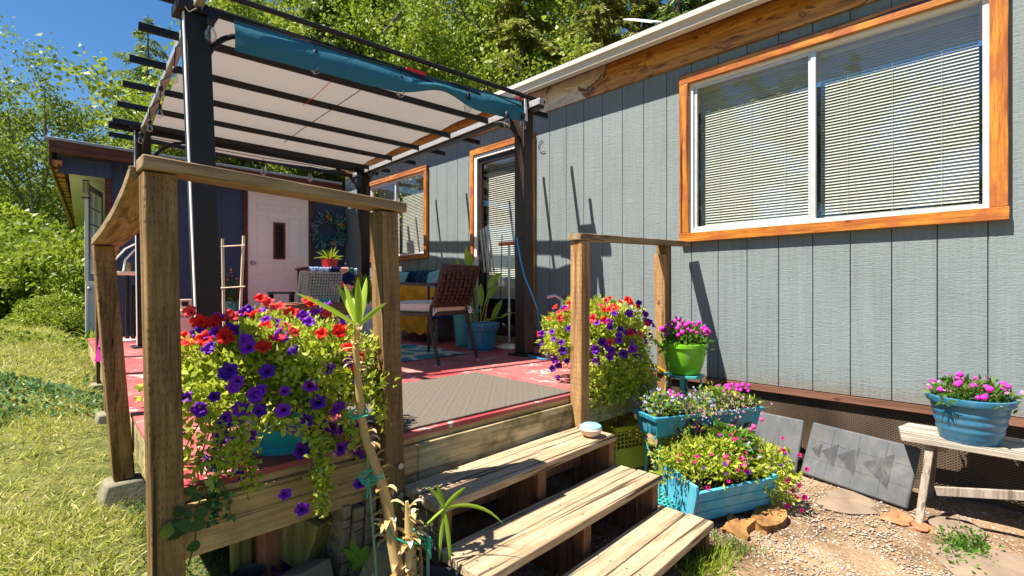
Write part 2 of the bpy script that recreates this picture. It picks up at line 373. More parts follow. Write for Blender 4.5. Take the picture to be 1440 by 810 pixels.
# ------------------------------------------------------------------ mesh building
class MB:
    def __init__(s): s.v = []; s.f = []
    def add(s, vs, fs):
        o = len(s.v); s.v += [tuple(x) for x in vs]; s.f += [tuple(i+o for i in f) for f in fs]; return s
    def box(s, a, b):
        (x0,y0,z0),(x1,y1,z1) = a, b
        if x0 > x1: x0, x1 = x1, x0
        if y0 > y1: y0, y1 = y1, y0
        if z0 > z1: z0, z1 = z1, z0
        return s.add([(x0,y0,z0),(x1,y0,z0),(x1,y1,z0),(x0,y1,z0),(x0,y0,z1),(x1,y0,z1),(x1,y1,z1),(x0,y1,z1)],
              [(0,3,2,1),(4,5,6,7),(0,1,5,4),(1,2,6,5),(2,3,7,6),(3,0,4,7)])
    def obox(s, c, size, M):
        vs = [Vector(c)+M@Vector((sx*size[0]/2, sy*size[1]/2, sz*size[2]/2)) for sz in (-1,1) for sx,sy in ((-1,-1),(1,-1),(1,1),(-1,1))]
        return s.add(vs, [(0,3,2,1),(4,5,6,7),(0,1,5,4),(1,2,6,5),(2,3,7,6),(3,0,4,7)])
    def beam(s, p, q, w, h, up=(0,0,1)):
        p = Vector(p); q = Vector(q); d = (q-p); L = d.length; d.normalize()
        side = d.cross(Vector(up)).normalized(); u2 = side.cross(d)
        M = Matrix((side, d, u2)).transposed()
        return s.obox((p+q)/2, (w, L, h), M)
    def post(s, p, q, w, d):
        """square post from base centre p to top centre q, faces along x and y"""
        vs = []
        for c in (p, q):
            for sx, sy in ((-1,-1),(1,-1),(1,1),(-1,1)):
                vs.append((c[0]+sx*w/2, c[1]+sy*d/2, c[2]))
        return s.add(vs, [(0,3,2,1),(4,5,6,7),(0,1,5,4),(1,2,6,5),(2,3,7,6),(3,0,4,7)])
    def tube(s, path, r, n=8, caps=True):
        P = [Vector(p) for p in path]; m = len(P)
        rr = r if isinstance(r, (list, tuple)) else [r]*m
        ref = Vector((0,0,1)); vs = []; prev = None
        for i in range(m):
            d = (P[min(i+1, m-1)]-P[max(i-1, 0)])
            if d.length < 1e-9: d = Vector((0,0,1))
            d.normalize()
            if prev is None:
                a = d.cross(ref) if abs(d.z) < .9 else d.cross(Vector((1,0,0)))
            else: a = prev - d*prev.dot(d)
            a.normalize(); prev = a; b = d.cross(a)
            for k in range(n):
                t = 2*math.pi*k/n; vs.append(P[i]+(a*math.cos(t)+b*math.sin(t))*rr[i])
        fs = [(i*n+k, i*n+(k+1)%n, (i+1)*n+(k+1)%n, (i+1)*n+k) for i in range(m-1) for k in range(n)]
        if caps: fs += [tuple(range(n))[::-1], tuple(range((m-1)*n, m*n))]
        return s.add(vs, fs)
    def lathe(s, prof, c=(0,0,0), n=28, closed=True):
        m = len(prof); vs = [(c[0]+r*math.cos(2*math.pi*k/n), c[1]+r*math.sin(2*math.pi*k/n), c[2]+z) for r, z in prof for k in range(n)]
        fs = [(i*n+k, i*n+(k+1)%n, (i+1)*n+(k+1)%n, (i+1)*n+k) for i in range(m-1) for k in range(n)]
        return s.add(vs, fs)
    def prism(s, poly, z0, z1):
        """poly: list of (x,y) ; extruded in z"""
        n = len(poly); vs = [(x,y,z0) for x,y in poly]+[(x,y,z1) for x,y in poly]
        fs = [tuple(range(n))[::-1], tuple(range(n, 2*n))]+[(i,(i+1)%n,n+(i+1)%n,n+i) for i in range(n)]
        return s.add(vs, fs)
    def slab(s, quad, th):
        """four points, thickened along the normal"""
        Q = [Vector(q) for q in quad]; nn = (Q[1]-Q[0]).cross(Q[3]-Q[0]).normalized()*th
        vs = Q+[q+nn for q in Q]
        return s.add(vs, [(3,2,1,0),(4,5,6,7),(0,1,5,4),(1,2,6,5),(2,3,7,6),(3,0,4,7)])
    def blob(s, c, r, seed=0, rough=.15, n=10, m=7):
        rs = random.Random(seed); c = Vector(c); r = (r,r,r) if isinstance(r, (int,float)) else r
        vs = []; ph = [rs.uniform(0, 6) for _ in range(6)]
        for i in range(m+1):
            th = math.pi*i/m
            for k in range(n):
                a = 2*math.pi*k/n
                q = 1+rough*(math.sin(3*a+ph[0]+2*th)+math.sin(2*th*2+ph[1]+a)+rs.uniform(-.5,.5)*(0 if i in (0,m) else 1))*.5
                vs.append((c.x+r[0]*math.sin(th)*math.cos(a)*q, c.y+r[1]*math.sin(th)*math.sin(a)*q, c.z+r[2]*math.cos(th)*q))
        fs = [(i*n+k, (i+1)*n+k, (i+1)*n+(k+1)%n, i*n+(k+1)%n) for i in range(m) for k in range(n)]
        return s.add(vs, fs)
    def build(s, name, mat, parent=None, base=None, bevel=0, smooth=True, angle=38):
        off = Vector((0,0,0))
        if base is not None: off = Vector(base)
        elif parent is not None: off = ORG.get(parent.name, Vector((0,0,0)))
        me = bpy.data.meshes.new(name)
        me.from_pydata([(x-off.x, y-off.y, z-off.z) for x,y,z in s.v], [], s.f); me.update()
        if smooth:
            me.polygons.foreach_set('use_smooth', [True]*len(me.polygons)); me.set_sharp_from_angle(angle=R(angle))
        me.materials.append(MATS[mat] if isinstance(mat, str) else mat)
        o = bpy.data.objects.new(name, me); col.objects.link(o)
        if parent is not None:
            o.parent = parent
            ORG[o.name] = off
        else:
            o.location = off; ORG[o.name] = off
        if bevel:
            b = o.modifiers.new('bevel', 'BEVEL'); b.width = bevel; b.segments = 2; b.limit_method = 'ANGLE'; b.angle_limit = R(40)
        return o
ORG = {}
def raw(name, verts, faces4, mat, parent=None, base=None, smooth=False):
    """fast mesh from numpy arrays (verts Nx3, quads Mx4)"""
    off = Vector((0,0,0))
    if base is not None: off = Vector(base)
    elif parent is not None: off = ORG.get(parent.name, off)
    verts = np.asarray(verts, dtype=np.float32)-np.array(off, dtype=np.float32)
    me = bpy.data.meshes.new(name); n = len(verts); m = len(faces4)
    me.vertices.add(n); me.vertices.foreach_set('co', verts.ravel())
    me.loops.add(m*4); me.loops.foreach_set('vertex_index', np.asarray(faces4, dtype=np.int32).ravel())
    me.polygons.add(m); me.polygons.foreach_set('loop_start', np.arange(m, dtype=np.int32)*4)
    me.update(calc_edges=True)
    me.materials.append(MATS[mat]); o = bpy.data.objects.new(name, me); col.objects.link(o)
    if parent is not None: o.parent = parent
    else: o.location = off
    ORG[o.name] = off
    return o
def tag(o, label, cat, group=None, kind=None):
    if label: o['label'] = label
    if cat: o['category'] = cat
    if group: o['group'] = group
    if kind: o['kind'] = kind
    return o
def thing(name, label, cat, loc=(0,0,0), rz=0, group=None):
    o = bpy.data.objects.new(name, None); col.objects.link(o); o.empty_display_size = .1
    o.location = loc; o.rotation_euler = (0,0,rz)
    ORG[o.name] = Vector(loc) if rz == 0 else Vector((0,0,0))
    return tag(o, label, cat, group)
def kids(o): return [c for c in bpy.data.objects if c.parent == o]
def dup(o, loc=None, rz=None, scale=None, label=None, group=None, parent=None):
    c = o.copy(); col.objects.link(c)
    if parent: c.parent = parent
    if loc is not None: c.location = loc
    if rz is not None: c.rotation_euler = (0,0,rz)
    if scale is not None: c.scale = scale if isinstance(scale, tuple) else (scale,)*3
    if label: c['label'] = label
    if group: c['group'] = group
    for k in kids(o): dup(k, parent=c)
    return c

# leaves -----------------------------------------------------------------
def leaf_arrays(P, D, size, aspect=.5, fold=.18, jitter=.35):
    """diamond leaves growing from points P along directions D"""
    P = np.asarray(P, float); D = np.asarray(D, float); n = len(P)
    D = D/np.maximum(np.linalg.norm(D, axis=1, keepdims=True), 1e-9)
    rnd = RNG.normal(size=(n,3)); S = np.cross(D, rnd); S /= np.maximum(np.linalg.norm(S, axis=1, keepdims=True), 1e-9)
    N = np.cross(S, D)
    L = (size*(1+jitter*RNG.uniform(-1, 1, n)))[:,None]
    a = P; c = P+D*L; m = P+D*L*.45
    b = m+S*L*aspect*.5+N*L*fold; d = m-S*L*aspect*.5+N*L*fold
    V = np.stack([a,b,c,d], 1).reshape(-1,3)
    F = np.arange(n*4).reshape(-1,4)
    return V, F
def rdirs(n, up=0.0):
    d = RNG.normal(size=(n,3)); d[:,2] += up
    return d/np.linalg.norm(d, axis=1, keepdims=True)
def mound_points(c, r, n, shell=.55, low=-1.0):
    d = rdirs(int(n*1.6)); d = d[d[:,2] > low][:n]
    k = (shell+(1-shell)*RNG.uniform(0, 1, len(d))**.7)[:,None]
    # lumpy outline
    lump = 1+.16*np.sin(d[:,0:1]*7+d[:,1:2]*5)+.1*np.sin(d[:,2:3]*9+d[:,0:1]*4)
    P = d*k*lump*np.array(r)+np.array(c)
    return P, d
def foliage(name, c, r, n, size, mat, parent, aspect=.5, low=-1.0, shell=.4, up=.3, extra=None):
    P, d = mound_points(c, r, n, shell, low)
    D = d*.7+rdirs(len(P), up)*.8
    if extra is not None:
        P = np.vstack([P, extra[0]]); D = np.vstack([D, extra[1]])
    V, F = leaf_arrays(P, D, size, aspect)
    return raw(name, V, F, mat, parent)
def strand(pts, n, spread):
    """leaf positions scattered along a polyline"""
    pts = np.array([tuple(p) for p in pts], float); seg = len(pts)-1
    t = RNG.uniform(0, seg, n); i = np.minimum(t.astype(int), seg-1); f = (t-i)[:,None]
    P = pts[i]*(1-f)+pts[i+1]*f+RNG.normal(size=(n,3))*spread
    return P, rdirs(n, -.2)
def blade(mb, p, d, L, w, droop=.3, seg=6, fold=.25, side=None):
    """long strap leaf"""
    p = Vector(p); d = Vector(d).normalized(); up = Vector((0,0,1))
    s = side.copy() if side is not None else d.cross(up)
    if s.length < .05: s = Vector((1,0,0))
    s.normalize(); vs = []; q = p.copy(); dd = d.copy()
    for i in range(seg+1):
        t = i/seg; ww = w*(math.sin(math.pi*min(1, .12+t*.88))**.7 if t < 1 else .02)
        nrm = s.cross(dd)
        vs += [q-s*ww/2+nrm*ww*fold, q, q+s*ww/2+nrm*ww*fold]
        q = q+dd*(L/seg); dd = (dd-up*droop/seg*(1+t)).normalized()
    fs = []
    for i in range(seg):
        a = i*3; fs += [(a,a+1,a+4,a+3),(a+1,a+2,a+5,a+4)]
    mb.add(vs, fs)
PANE = (0,3,2,1)
# ------------------------------------------------------------------ ground
def sm(t): t = max(0., min(1., t)); return t*t*(3-2*t)
def gh(x, y):
    a = sm((1.4-x)/1.2)
    return -1.36+a*(.14+.18*max(0., min(1., y/4))+min(.42, max(0., y-4)*.07)) + (.0 if x < 8 else 0)
xs = sorted(set([-90,-60,-40,-28,-20,-14,-10,-8,-6]+[round(-5+.25*i, 3) for i in range(57)]+[10,12,15,20,30,45,70,110]))
ys = sorted(set([-60,-40,-20,-10,-6]+[round(-4+.25*i, 3) for i in range(73)]+[15,17,20,25,32,40,60,90,140]))
g = MB()
g.v = [(x, y, gh(x, y)+(random.uniform(-.012,.012) if -5 < x < 9 else 0)) for y in ys for x in xs]
nx = len(xs); g.f = [(j*nx+i, j*nx+i+1, (j+1)*nx+i+1, (j+1)*nx+i) for j in range(len(ys)-1) for i in range(nx-1)]
tag(g.build('ground', 'dirt'), None, None, None, 'structure')

WX = 4.28          # house wall plane
# ------------------------------------------------------------------ main house
H = thing('house', 'long single storey house clad in slate blue grooved siding', 'house', (WX, 2, -1.36))
def clad(lo, hi, z0, z1, holes, place, offset=.096, pitch=.2406):
    """boards between grooves with openings cut out; place(a,b,z0,z1,front,back,mb)"""
    cuts = {lo, hi}
    k = math.ceil((lo-offset)/pitch)
    gro = []
    while offset+k*pitch < hi:
        gro.append(offset+k*pitch); k += 1
    brk = sorted(cuts | set(gro) | {h[0] for h in holes if lo < h[0] < hi} | {h[1] for h in holes if lo < h[1] < hi})
    mb = MB()
    for a, b in zip(brk, brk[1:]):
        segs = [(z0, z1)]
        for h in holes:
            if a >= h[0]-1e-6 and b <= h[1]+1e-6:
                ns = []
                for s0, s1 in segs:
                    if s0 < h[2]: ns.append((s0, min(s1, h[2])))
                    if s1 > h[3]: ns.append((max(s0, h[3]), s1))
                segs = ns
        ga = .0035 if a in gro else 0; gb = .0035 if b in gro else 0
        for s0, s1 in segs:
            if s1-s0 < .01: continue
            place(mb, a+ga, b-gb, s0, s1, 0.0, .014)
            place(mb, a, b, s0+.001, s1-.001, .0145, .03)
    return mb
BW = (.09, 2.03, .50, 1.845)      # big window opening
DR = (3.99, 5.0, -.655, 1.76)     # glazed door opening
SW = (6.14, 7.78, .52, 1.76)      # small window opening
f = lambda mb, a, b, s0, s1, d0, d1: mb.box((WX+d0, a, s0), (WX+d1, b, s1))
clad(-2.6, 8.74, -.775, 2.31, [BW, DR, SW], f).build('siding', 'siding', H, smooth=False)
# interior shell behind openings
for (y0,y1,z0,z1), nm in ((BW,'w'),(DR,'d'),(SW,'s')):
    pass
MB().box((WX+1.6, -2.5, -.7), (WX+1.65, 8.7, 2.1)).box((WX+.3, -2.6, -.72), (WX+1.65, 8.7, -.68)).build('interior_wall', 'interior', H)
# stained board under the eave, with raw peeled patch
m = MB()
m.box((WX-.024, -2.6, 2.03), (WX-.002, 8.7, 2.31))
t = NT('peeled_board'); v = t.coord((1, .35, 1))
n1 = t.noise(v, 8, 6, .65, 2.2); n2 = t.noise(t.coord((1, .05, 1)), 30, 4, .6, .5); n3 = t.noise(t.coord((1,.6,1)), 3.0, 5, .6, 1.4)
base = t.ramp(n2, [(.35, (.30,.10,.015)), (.52, (.52,.23,.045)), (.66, (.66,.33,.08))])
dk = t.ramp(n1, [(.30, 0.0), (.38, 1.0), (.44, 0.0)])
base = t.mix(t.math('MULTIPLY', dk, .85), base, (.07,.02,.008))
sx = t.new('ShaderNodeSeparateXYZ'); t.link(t.new('ShaderNodeTexCoord').outputs['Object'], sx.inputs[0])
yy = t.math('SUBTRACT', sx.outputs['Y'], 1.45)          # object origin is at y=2
w = t.math('SUBTRACT', .70, t.math('MULTIPLY', t.math('ABSOLUTE', yy), .5))
pk = t.ramp(t.math('ADD', t.math('SUBTRACT', n3, .5), w), [(.46, 0.0), (.50, 1.0)])
raww = t.ramp(n1, [(.3, (.42,.30,.19)), (.6, (.70,.62,.52))])
base = t.mix(pk, base, raww)
edge = t.ramp(t.math('ADD', t.math('SUBTRACT', n3, .5), w), [(.40, 0.0), (.47, .9), (.50, 0.0)])
base = t.mix(edge, base, (.06,.02,.01))
vo = t.new('ShaderNodeTexVoronoi'); vo.inputs['Scale'].default_value = 5; t.link(t.coord((1,.5,1)), vo.inputs['Vector'])
base = t.mix(t.ramp(vo.outputs['Distance'], [(.05, .9), (.11, 0.0)]), base, (.09,.025,.008))
t.col(base, .42, .45); MATS['peeled_board'] = t.m
m.build('eave_board', 'peeled_board', H, bevel=.003)
MB().box((WX-.12, -2.6, 2.293), (WX-.027, 8.7, 2.305)).build('soffit', 'brown_paint_y', H)
# gutter: K profile extruded along y
prof = [(WX-.10, 2.278), (WX-.20, 2.216), (WX-.235, 2.236), (WX-.248, 2.285), (WX-.268, 2.302), (WX-.268, 2.345), (WX-.259, 2.345), (WX-.236, 2.298), (WX-.20, 2.236), (WX-.10, 2.291)]
def extr(prof, y0, y1, slope=0):
    n = len(prof); mb = MB()
    vs = [(x, y0, z) for x, z in prof]+[(x, y1, z+slope) for x, z in prof]
    mb.add(vs, [tuple(range(n)), tuple(range(n, 2*n))[::-1]]+[((i+1)%n, i, n+i, n+(i+1)%n) for i in range(n)])
    return mb
gut = extr(prof, -2.7, 9.3); gu = gut.build('gutter', 'gutter', H, smooth=False)
mm = MB()
for y in (1.0, 4.1, 7.2): mm.box((WX-.2715, y, 2.30), (WX-.248, y+.025, 2.35))
mm.build('gutter_strap', 'alu', gu)
MB().box((WX-.139, -2.6, 2.307), (WX-.115, 9.2, 2.34)).build('fascia', 'brown_paint_y', H)
rf = MB().slab([(WX-.21, -2.8, 2.352), (WX+3.4, -2.8, 2.80), (WX+3.4, 9.6, 2.80), (WX-.21, 9.6, 2.352)], .03).build('roof', 'roofing', H)
# tilted sheet standing on the roof
mv = MB().beam(pix(884,27,'x',WX+.55), pix(924,31,'x',WX+.35), .13, .012, up=(0,0.35,1))
mv.build('roof_flap', 'sign_white', rf)
MB().tube([(WX+.3, 2.75, 2.44), (WX+.3, 2.75, 2.62)], .02).build('flap_post', 'alu', rf)
# sill flashing and mesh skirt under the wall
MB().box((WX-.012, -2.6, -.832), (WX+.05, 2.68, -.782)).build('sill_board', 'brown_paint_y', H)
sk = MB(); sk.add([(WX+.03, -2.6, -1.42), (WX+.03, 3.4, -1.42), (WX+.03, 3.4, -.833), (WX+.03, -2.6, -.833)], [(0,3,2,1)])
sk.build('mesh_skirt', 'mesh_sheet', H)
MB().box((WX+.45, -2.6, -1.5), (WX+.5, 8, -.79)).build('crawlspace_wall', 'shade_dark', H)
# white mesh offcut propped inside skirt
def frame(y0, y1, z0, z1, w, x0, x1, lip=0):
    mb = MB()
    mb.box((x0, y0-w, z1), (x1, y1+w, z1+w)); mb.box((x0, y0-w, z0-w), (x1, y1+w, z0))
    mb.box((x0, y0-w, z0+.0005), (x1, y0, z1-.0005)); mb.box((x0, y1, z0+.0005), (x1, y1+w, z1-.0005))
    return mb
def window(name, op, divide, trimw, label):
    y0, y1, z0, z1 = op
    W = MB(); 
    fr = frame(y0+.03, y1-.03, z0+.03, z1-.03, .035, WX-.012, WX+.05)
    fo = fr.build('window', 'vinyl', H, bevel=.003); fo['label'] = label
    # wooden casing, four boards
    for A1, B1, nm, mt in (((WX-.050, y0-trimw, z1-.004), (WX-.001, y1+trimw, z1+trimw), 'casing_rail', 'trim_y'), ((WX-.052, y0-trimw-.004, z0-trimw+.004), (WX-.001, y1+trimw, z0), 'casing_rail', 'trim_y'),
                       ((WX-.048, y0-trimw, z0+.001), (WX-.001, y0, z1-.005), 'casing_stile', 'trim_z'), ((WX-.048, y1, z0+.001), (WX-.001, y1+trimw, z1-.005), 'casing_stile', 'trim_z')):
        MB().box(A1, B1).build(nm, mt, fo, bevel=.004)
    ym = y0+(y1-y0)*divide
    st = MB().box((WX-.006, ym-.022, z0+.03), (WX+.03, ym+.012, z1-.03)).box((WX+.002, ym+.0125, z0+.03), (WX+.035, ym+.03, z1-.03))
    # sliding sash frame on one side
    st.box((WX+.004, ym+.03, z0+.031), (WX+.03, y1-.035, z0+.055)); st.box((WX+.004, ym+.03, z1-.055), (WX+.03, y1-.035, z1-.031))
    st.box((WX+.004, y1-.06, z0+.055), (WX+.03, y1-.036, z1-.055))
    st.build('sash', 'alu', fo, bevel=.002)
    gl = MB(); gl.add([(WX+.022, y0+.03, z0+.03), (WX+.022, y1-.03, z0+.03), (WX+.022, y1-.03, z1-.03), (WX+.022, y0+.03, z1-.03)], [PANE])
    gl.build('pane', 'glass', fo, smooth=False)
    # horizontal blinds, slats tilted
    for a, b in ((y0+.05, ym-.03), (ym+.035, y1-.05)):
        bl = MB(); z = z1-.08; 
        bl.box((WX+.085, a, z1-.07), (WX+.12, b, z1-.035))
        while z > z0+.06:
            q = Vector((WX+.10, 0, z)); t_ = R(58)
            dx = .0132*math.cos(t_); dz = .0132*math.sin(t_)
            bl.add([(q.x-dx, a, z-dz), (q.x+dx, a, z+dz), (q.x+dx, b, z+dz), (q.x-dx, b, z-dz), ], [(0,1,2,3)])
            z -= .0228
        bl.box((WX+.09, a, z0+.04), (WX+.112, b, z0+.052))
        for yy in (a+.18, (a+b)/2, b-.18): bl.tube([(WX+.084, yy, z0+.05), (WX+.084, yy, z1-.06)], .0012, 4)
        bl.build('blind', 'blind', fo, smooth=False)
    return fo
window('window', BW, .5, .085, 'large sliding window with orange stained casing and blinds')
window('window', SW, .52, .07, 'smaller sliding window with reddish stained casing')
# glazed door with blinds
dfr = MB(); y0,y1,z0,z1 = DR
dfr.box((WX-.03, y0, z0), (WX+.06, y0+.05, z1)); dfr.box((WX-.03, y1-.05, z0), (WX+.06, y1, z1)); dfr.box((WX-.03, y0+.0505, z1-.05), (WX+.06, y1-.0505, z1))
dd = dfr.build('door', 'vinyl', H, bevel=.003); dd['label'] = 'glazed door with blinds opening onto the deck'
cz = MB().box((WX-.05, y0-.07, z1+.001), (WX-.002, y1+.07, z1+.075)); cz.build('casing_rail', 'trim_y', dd, bevel=.003)
MB().box((WX-.048, y0-.07, z0), (WX-.002, y0-.001, z1)).build('casing_stile', 'trim_z', dd, bevel=.003); MB().box((WX-.048, y1+.001, z0), (WX-.002, y1+.07, z1)).build('casing_stile', 'trim_z', dd, bevel=.003)
cz = MB().box((WX+.0, y0+.051, z0+.06), (WX+.045, y0+.115, z1-.051)).box((WX+.0, y1-.115, z0+.06), (WX+.045, y1-.051, z1-.051)).box((WX+.0, y0+.116, z1-.12), (WX+.045, y1-.116, z1-.051)).box((WX+.0, y0+.116, z0+.06), (WX+.045, y1-.116, z0+.16))
cz.build('leaf_frame', 'brown_metal', dd, bevel=.002)
MB().box((WX-.06, y0-.05, -.664), (WX+.06, y1+.05, z0+.06)).build('threshold', 'scrap', dd, bevel=.003)
gl = MB(); gl.add([(WX+.02, y0+.115, z0+.16), (WX+.02, y1-.115, z0+.16), (WX+.02, y1-.115, z1-.12), (WX+.02, y0+.115, z1-.12)], [PANE]); gl.build('pane', 'glass', dd, smooth=False)
bl = MB(); z = z1-.14
while z > .0-.12:
    t_ = R(55); dx = .0155*math.cos(t_); dz = .0155*math.sin(t_)
    bl.add([(WX+.1-dx, y0+.1, z-dz), (WX+.1+dx, y0+.1, z+dz), (WX+.1+dx, y1-.1, z+dz), (WX+.1-dx, y1-.1, z-dz)], [(0,1,2,3)]); z -= .0275
for yy in (y0+.25, y1-.3): bl.tube([(WX+.083, yy, -.15), (WX+.083, yy, z1-.13)], .0015, 4)
bl.build('blind', 'blind', dd, smooth=False)
MB().box((WX-.02, y1-.075, .28), (WX+.0, y1-.055, .42)).build('handle', 'steel', dd)
# little triangle of card and a hook ring on the siding
MB().prism([(0,0),(0,0),(0,0)], 0, 0) if 0 else None

# ------------------------------------------------------------------ back wing with the white door
WY = 8.75
G = thing('house_wing', 'dark blue rear wing with a white door and overhanging low roof', 'house', (2.5, WY, -1.0))
DO = (2.60, 3.60, -.65, 1.64)
f = lambda mb, a, b, s0, s1, d0, d1: mb.box((a, WY+d0, s0), (b, WY+d1, s1))
clad(.87, WX-.002, -.72, 1.80, [DO], f, offset=.12, pitch=.30).build('siding', 'siding_dark', G, smooth=False)
# side wall running away
m = MB(); m.prism([(.862, WY+.001), (.862+.02, WY+.001), (1.52, 16.5), (1.50, 16.5)], -.9, 1.58); m.build('side_wall', 'siding_dark', G)
MB().box((.80, WY-.025, -.75), (.868, WY+.03, 1.60)).build('corner_board', 'brown_paint', G, bevel=.003)
# door
cz = MB().box((DO[0]-.06, WY-.03, -.66), (DO[0], WY+.03, DO[3]+.07)).box((DO[1], WY-.03, -.66), (DO[1]+.06, WY+.03, DO[3]+.07)).box((DO[0]+.0005, WY-.03, DO[3]), (DO[1]-.0005, WY+.03, DO[3]+.07))
do = MB().box((DO[0]+.004, WY-.002, DO[2]), (DO[1]-.004, WY+.04, DO[3]-.004)).build('door', 'door_paint', G)
cz.build('door_frame', 'brown_paint', do, bevel=.003)
pn = MB(); dw = 1.0
for (z0_, z1_) in ((-.50, .14), (.22, .44), (.52, 1.22), (1.28, 1.42)):
    for k in range(3):
        a = DO[0]+.13+k*.26; b = a+.20
        if k == 1 and z0_ == .52: continue
        # raised moulding ring plus field
        yf = WY-.0035
        for (p, q, r_, s_) in ((a, b, z0_, z0_+.012), (a, b, z1_-.012, z1_), (a, a+.012, z0_+.012, z1_-.012), (b-.012, b, z0_+.012, z1_-.012)):
            pn.box((p, WY-.012, r_), (q, WY-.0025, s_))
        pn.box((a+.03, WY-.009, z0_+.03), (b-.03, WY-.0025, z1_-.03))
pn.build('door_panel', 'door_paint', do, bevel=.003)
a, b = DO[0]+.40, DO[0]+.59
lf = MB().box((a, WY-.03, .50), (a+.03, WY-.0027, 1.12)).box((b-.03, WY-.03, .50), (b, WY-.0027, 1.12)).box((a+.0305, WY-.03, .50), (b-.0305, WY-.0027, .53)).box((a+.0305, WY-.03, 1.09), (b-.0305, WY-.0027, 1.12))
lf.build('lite_frame', 'brown_paint', do, bevel=.002)
MB().box((a+.031, WY-.012, .531), (b-.031, WY-.0028, 1.089)).build('lite', 'shade_dark', do)
MB().lathe([(0,-.004),(.05,-.004),(.055,0),(.04,.004),(0,.004)], (0,0,0), 18).build('lite_ornament', 'turq_glaze', do) if 0 else None
kb = MB(); 
kb.tube([(DO[0]+.075, WY-.003, .42), (DO[0]+.075, WY-.05, .42)], .012, 10); kb.blob((DO[0]+.075, WY-.06, .42), .032, 1, 0); kb.tube([(DO[0]+.075, WY-.003, .42), (DO[0]+.075, WY-.012, .42)], .035, 16)
kb.build('knob', 'steel', do)
# roof of the wing
m = MB(); m.prism([(.20, 8.40), (4.06, 8.40), (4.06, 16.6), (.93, 16.8)], 1.86, 1.895); wr = m.build('roof', 'roofing', G, bevel=.004)
MB().box((.23, 8.425, 1.715), (4.06, 8.455, 1.855)).build('fascia', 'brown_paint', wr, bevel=.004)
MB().box((.235, 8.41, 1.785), (4.06, 8.424, 1.8585)).build('drip_board', 'trim_y', wr) if 0 else None
# blue panel above the opening on the left and pale ceiling of the overhang
MB().box((.32, 8.62, 1.50), (.858, 8.65, 1.71)).build('beam_panel', 'siding_dark', wr)
m = MB(); m.prism([(.42, 8.66), (.86, 8.66), (1.5, 16.4), (.92, 16.4)], 1.575, 1.59); m.build('soffit', 'white_paint', wr)
m = MB()
for i in range(24):
    t0 = i/24; xa = .26+.62*t0; ya = 8.46+8.1*t0
    m.obox((xa+.04, ya+.14, 1.60+random.uniform(-.01,.01)), (.13, .22, .05), Matrix.Rotation(R(-4), 3, 'Z'))
m.build('rafter_end', 'trim_y', wr, bevel=.004)
m = MB(); m.prism([(.235, 8.456), (.262, 8.456), (.95, 16.7), (.92, 16.7)], 1.56, 1.855); m.build('barge_board', 'dark_timber', wr)
MB().tube([(.95,9.2,-1.0),(.95,9.2,1.57)], .0) if 0 else None
# open glazed sash
s = thing('open_sash', 'open white framed glazed casement hanging outside the rear wing', 'window', (.88, 9.95, 1.0))
A = Vector((.64, 9.2, 0)); B = Vector((.865, 9.95, 0)); d = (B-A).normalized(); L = (B-A).length
def pt(t, z, o=0): q = A+d*t; n = Vector((-d.y, d.x, 0)); return (q.x+n.x*o, q.y+n.y*o, z)
M = Matrix((d, Vector((-d.y, d.x, 0)), Vector((0,0,1)))).transposed()
m = MB()
for (t0,t1,z0,z1) in ((0,.10,.11,1.49),(L-.08,L,.11,1.49),(.10,L-.08,.11,.22),(.10,L-.08,1.40,1.49)):
    m.obox(pt((t0+t1)/2, (z0+z1)/2), (t1-t0-.001, .045, z1-z0), M)
m.build('frame', 'white_paint', s, bevel=.004)
m = MB()
m.obox(pt(L/2, .81), (.02, .03, 1.18), M)
for z in (.45,.69,.93,1.17): m.obox(pt(L/2, z), (L-.2, .028, .02), M)
m.build('glazing_bar', 'white_paint', s)
m = MB(); m.add([pt(.1,.22), pt(L-.08,.22), pt(L-.08,1.4), pt(.1,1.4)], [(0,1,2,3)]); m.build('pane', 'glass', s, smooth=False)
m = MB()
for z in (.35,.8,1.25): m.obox(pt(.05, z, .026), (.03,.01,.06), M)
m.build('hinge', 'steel', s)
# white side door below it
s = thing('side_door_frame', 'narrow white door frame standing behind the railing post', 'door frame', (.78,10.2,-.9))
m = MB(); m.box((.70,10.2,-.85),(.735,10.26,1.5)); m.box((.83,10.2,-.85),(.865,10.26,1.5)); m.box((.70,10.2,1.501),(.865,10.26,1.54)); m.build('jamb', 'white_paint', s, bevel=.003)
MB().box((.737,10.22,-.85),(.828,10.24,1.5)).build('door_leaf','alu', s)
MB().blob((.74,10.19,.0),.03,2,0).build('handle','steel', s)
# wind chime
p = pix(121, 222, 'y', 9.0)
s = thing('wind_chime', 'small wind chime with metal tubes hanging under the roof overhang', 'wind chime', (p.x, 9.0, 1.1))
m = MB(); c = Vector((p.x, 9.0, 1.49)); m.lathe([(0,.010),(.040,.010),(.042,0),(0,-.003)], c, 16); m.build('top_disc', 'black_metal', s)
m = MB()
for k in range(6):
    a_ = k*math.pi/3; x, y = c.x+.032*math.cos(a_), c.y+.032*math.sin(a_); m.tube([(x,y,1.475),(x,y,1.36-.012*k)], .006, 8)
m.build('tube', 'bronze', s)
m = MB(); m.tube([(c.x,c.y,1.575),(c.x,c.y,1.27)], .002, 4); m.build('cord','cord_black', s)
m = MB(); m.lathe([(0,.008),(.05,.006),(.05,-.006),(0,-.008)], (c.x,c.y,1.26), 16); m.build('wind_catcher','black_metal', s)
# main-wall hook ring
p = pix(764, 205, 'x', WX-.01)
m = MB(); m.tube([(WX-.012, p.y+.07*math.cos(a_), p.z+.07*math.sin(a_)) for a_ in [R(x) for x in range(-110, 90, 12)]], .004, 6)
s = m.build('wire_ring', 'cord_black', None, base=(WX-.012, p.y, p.z)); tag(s, 'thin dark wire ring hooked on the siding beside the pergola post', 'wire ring')

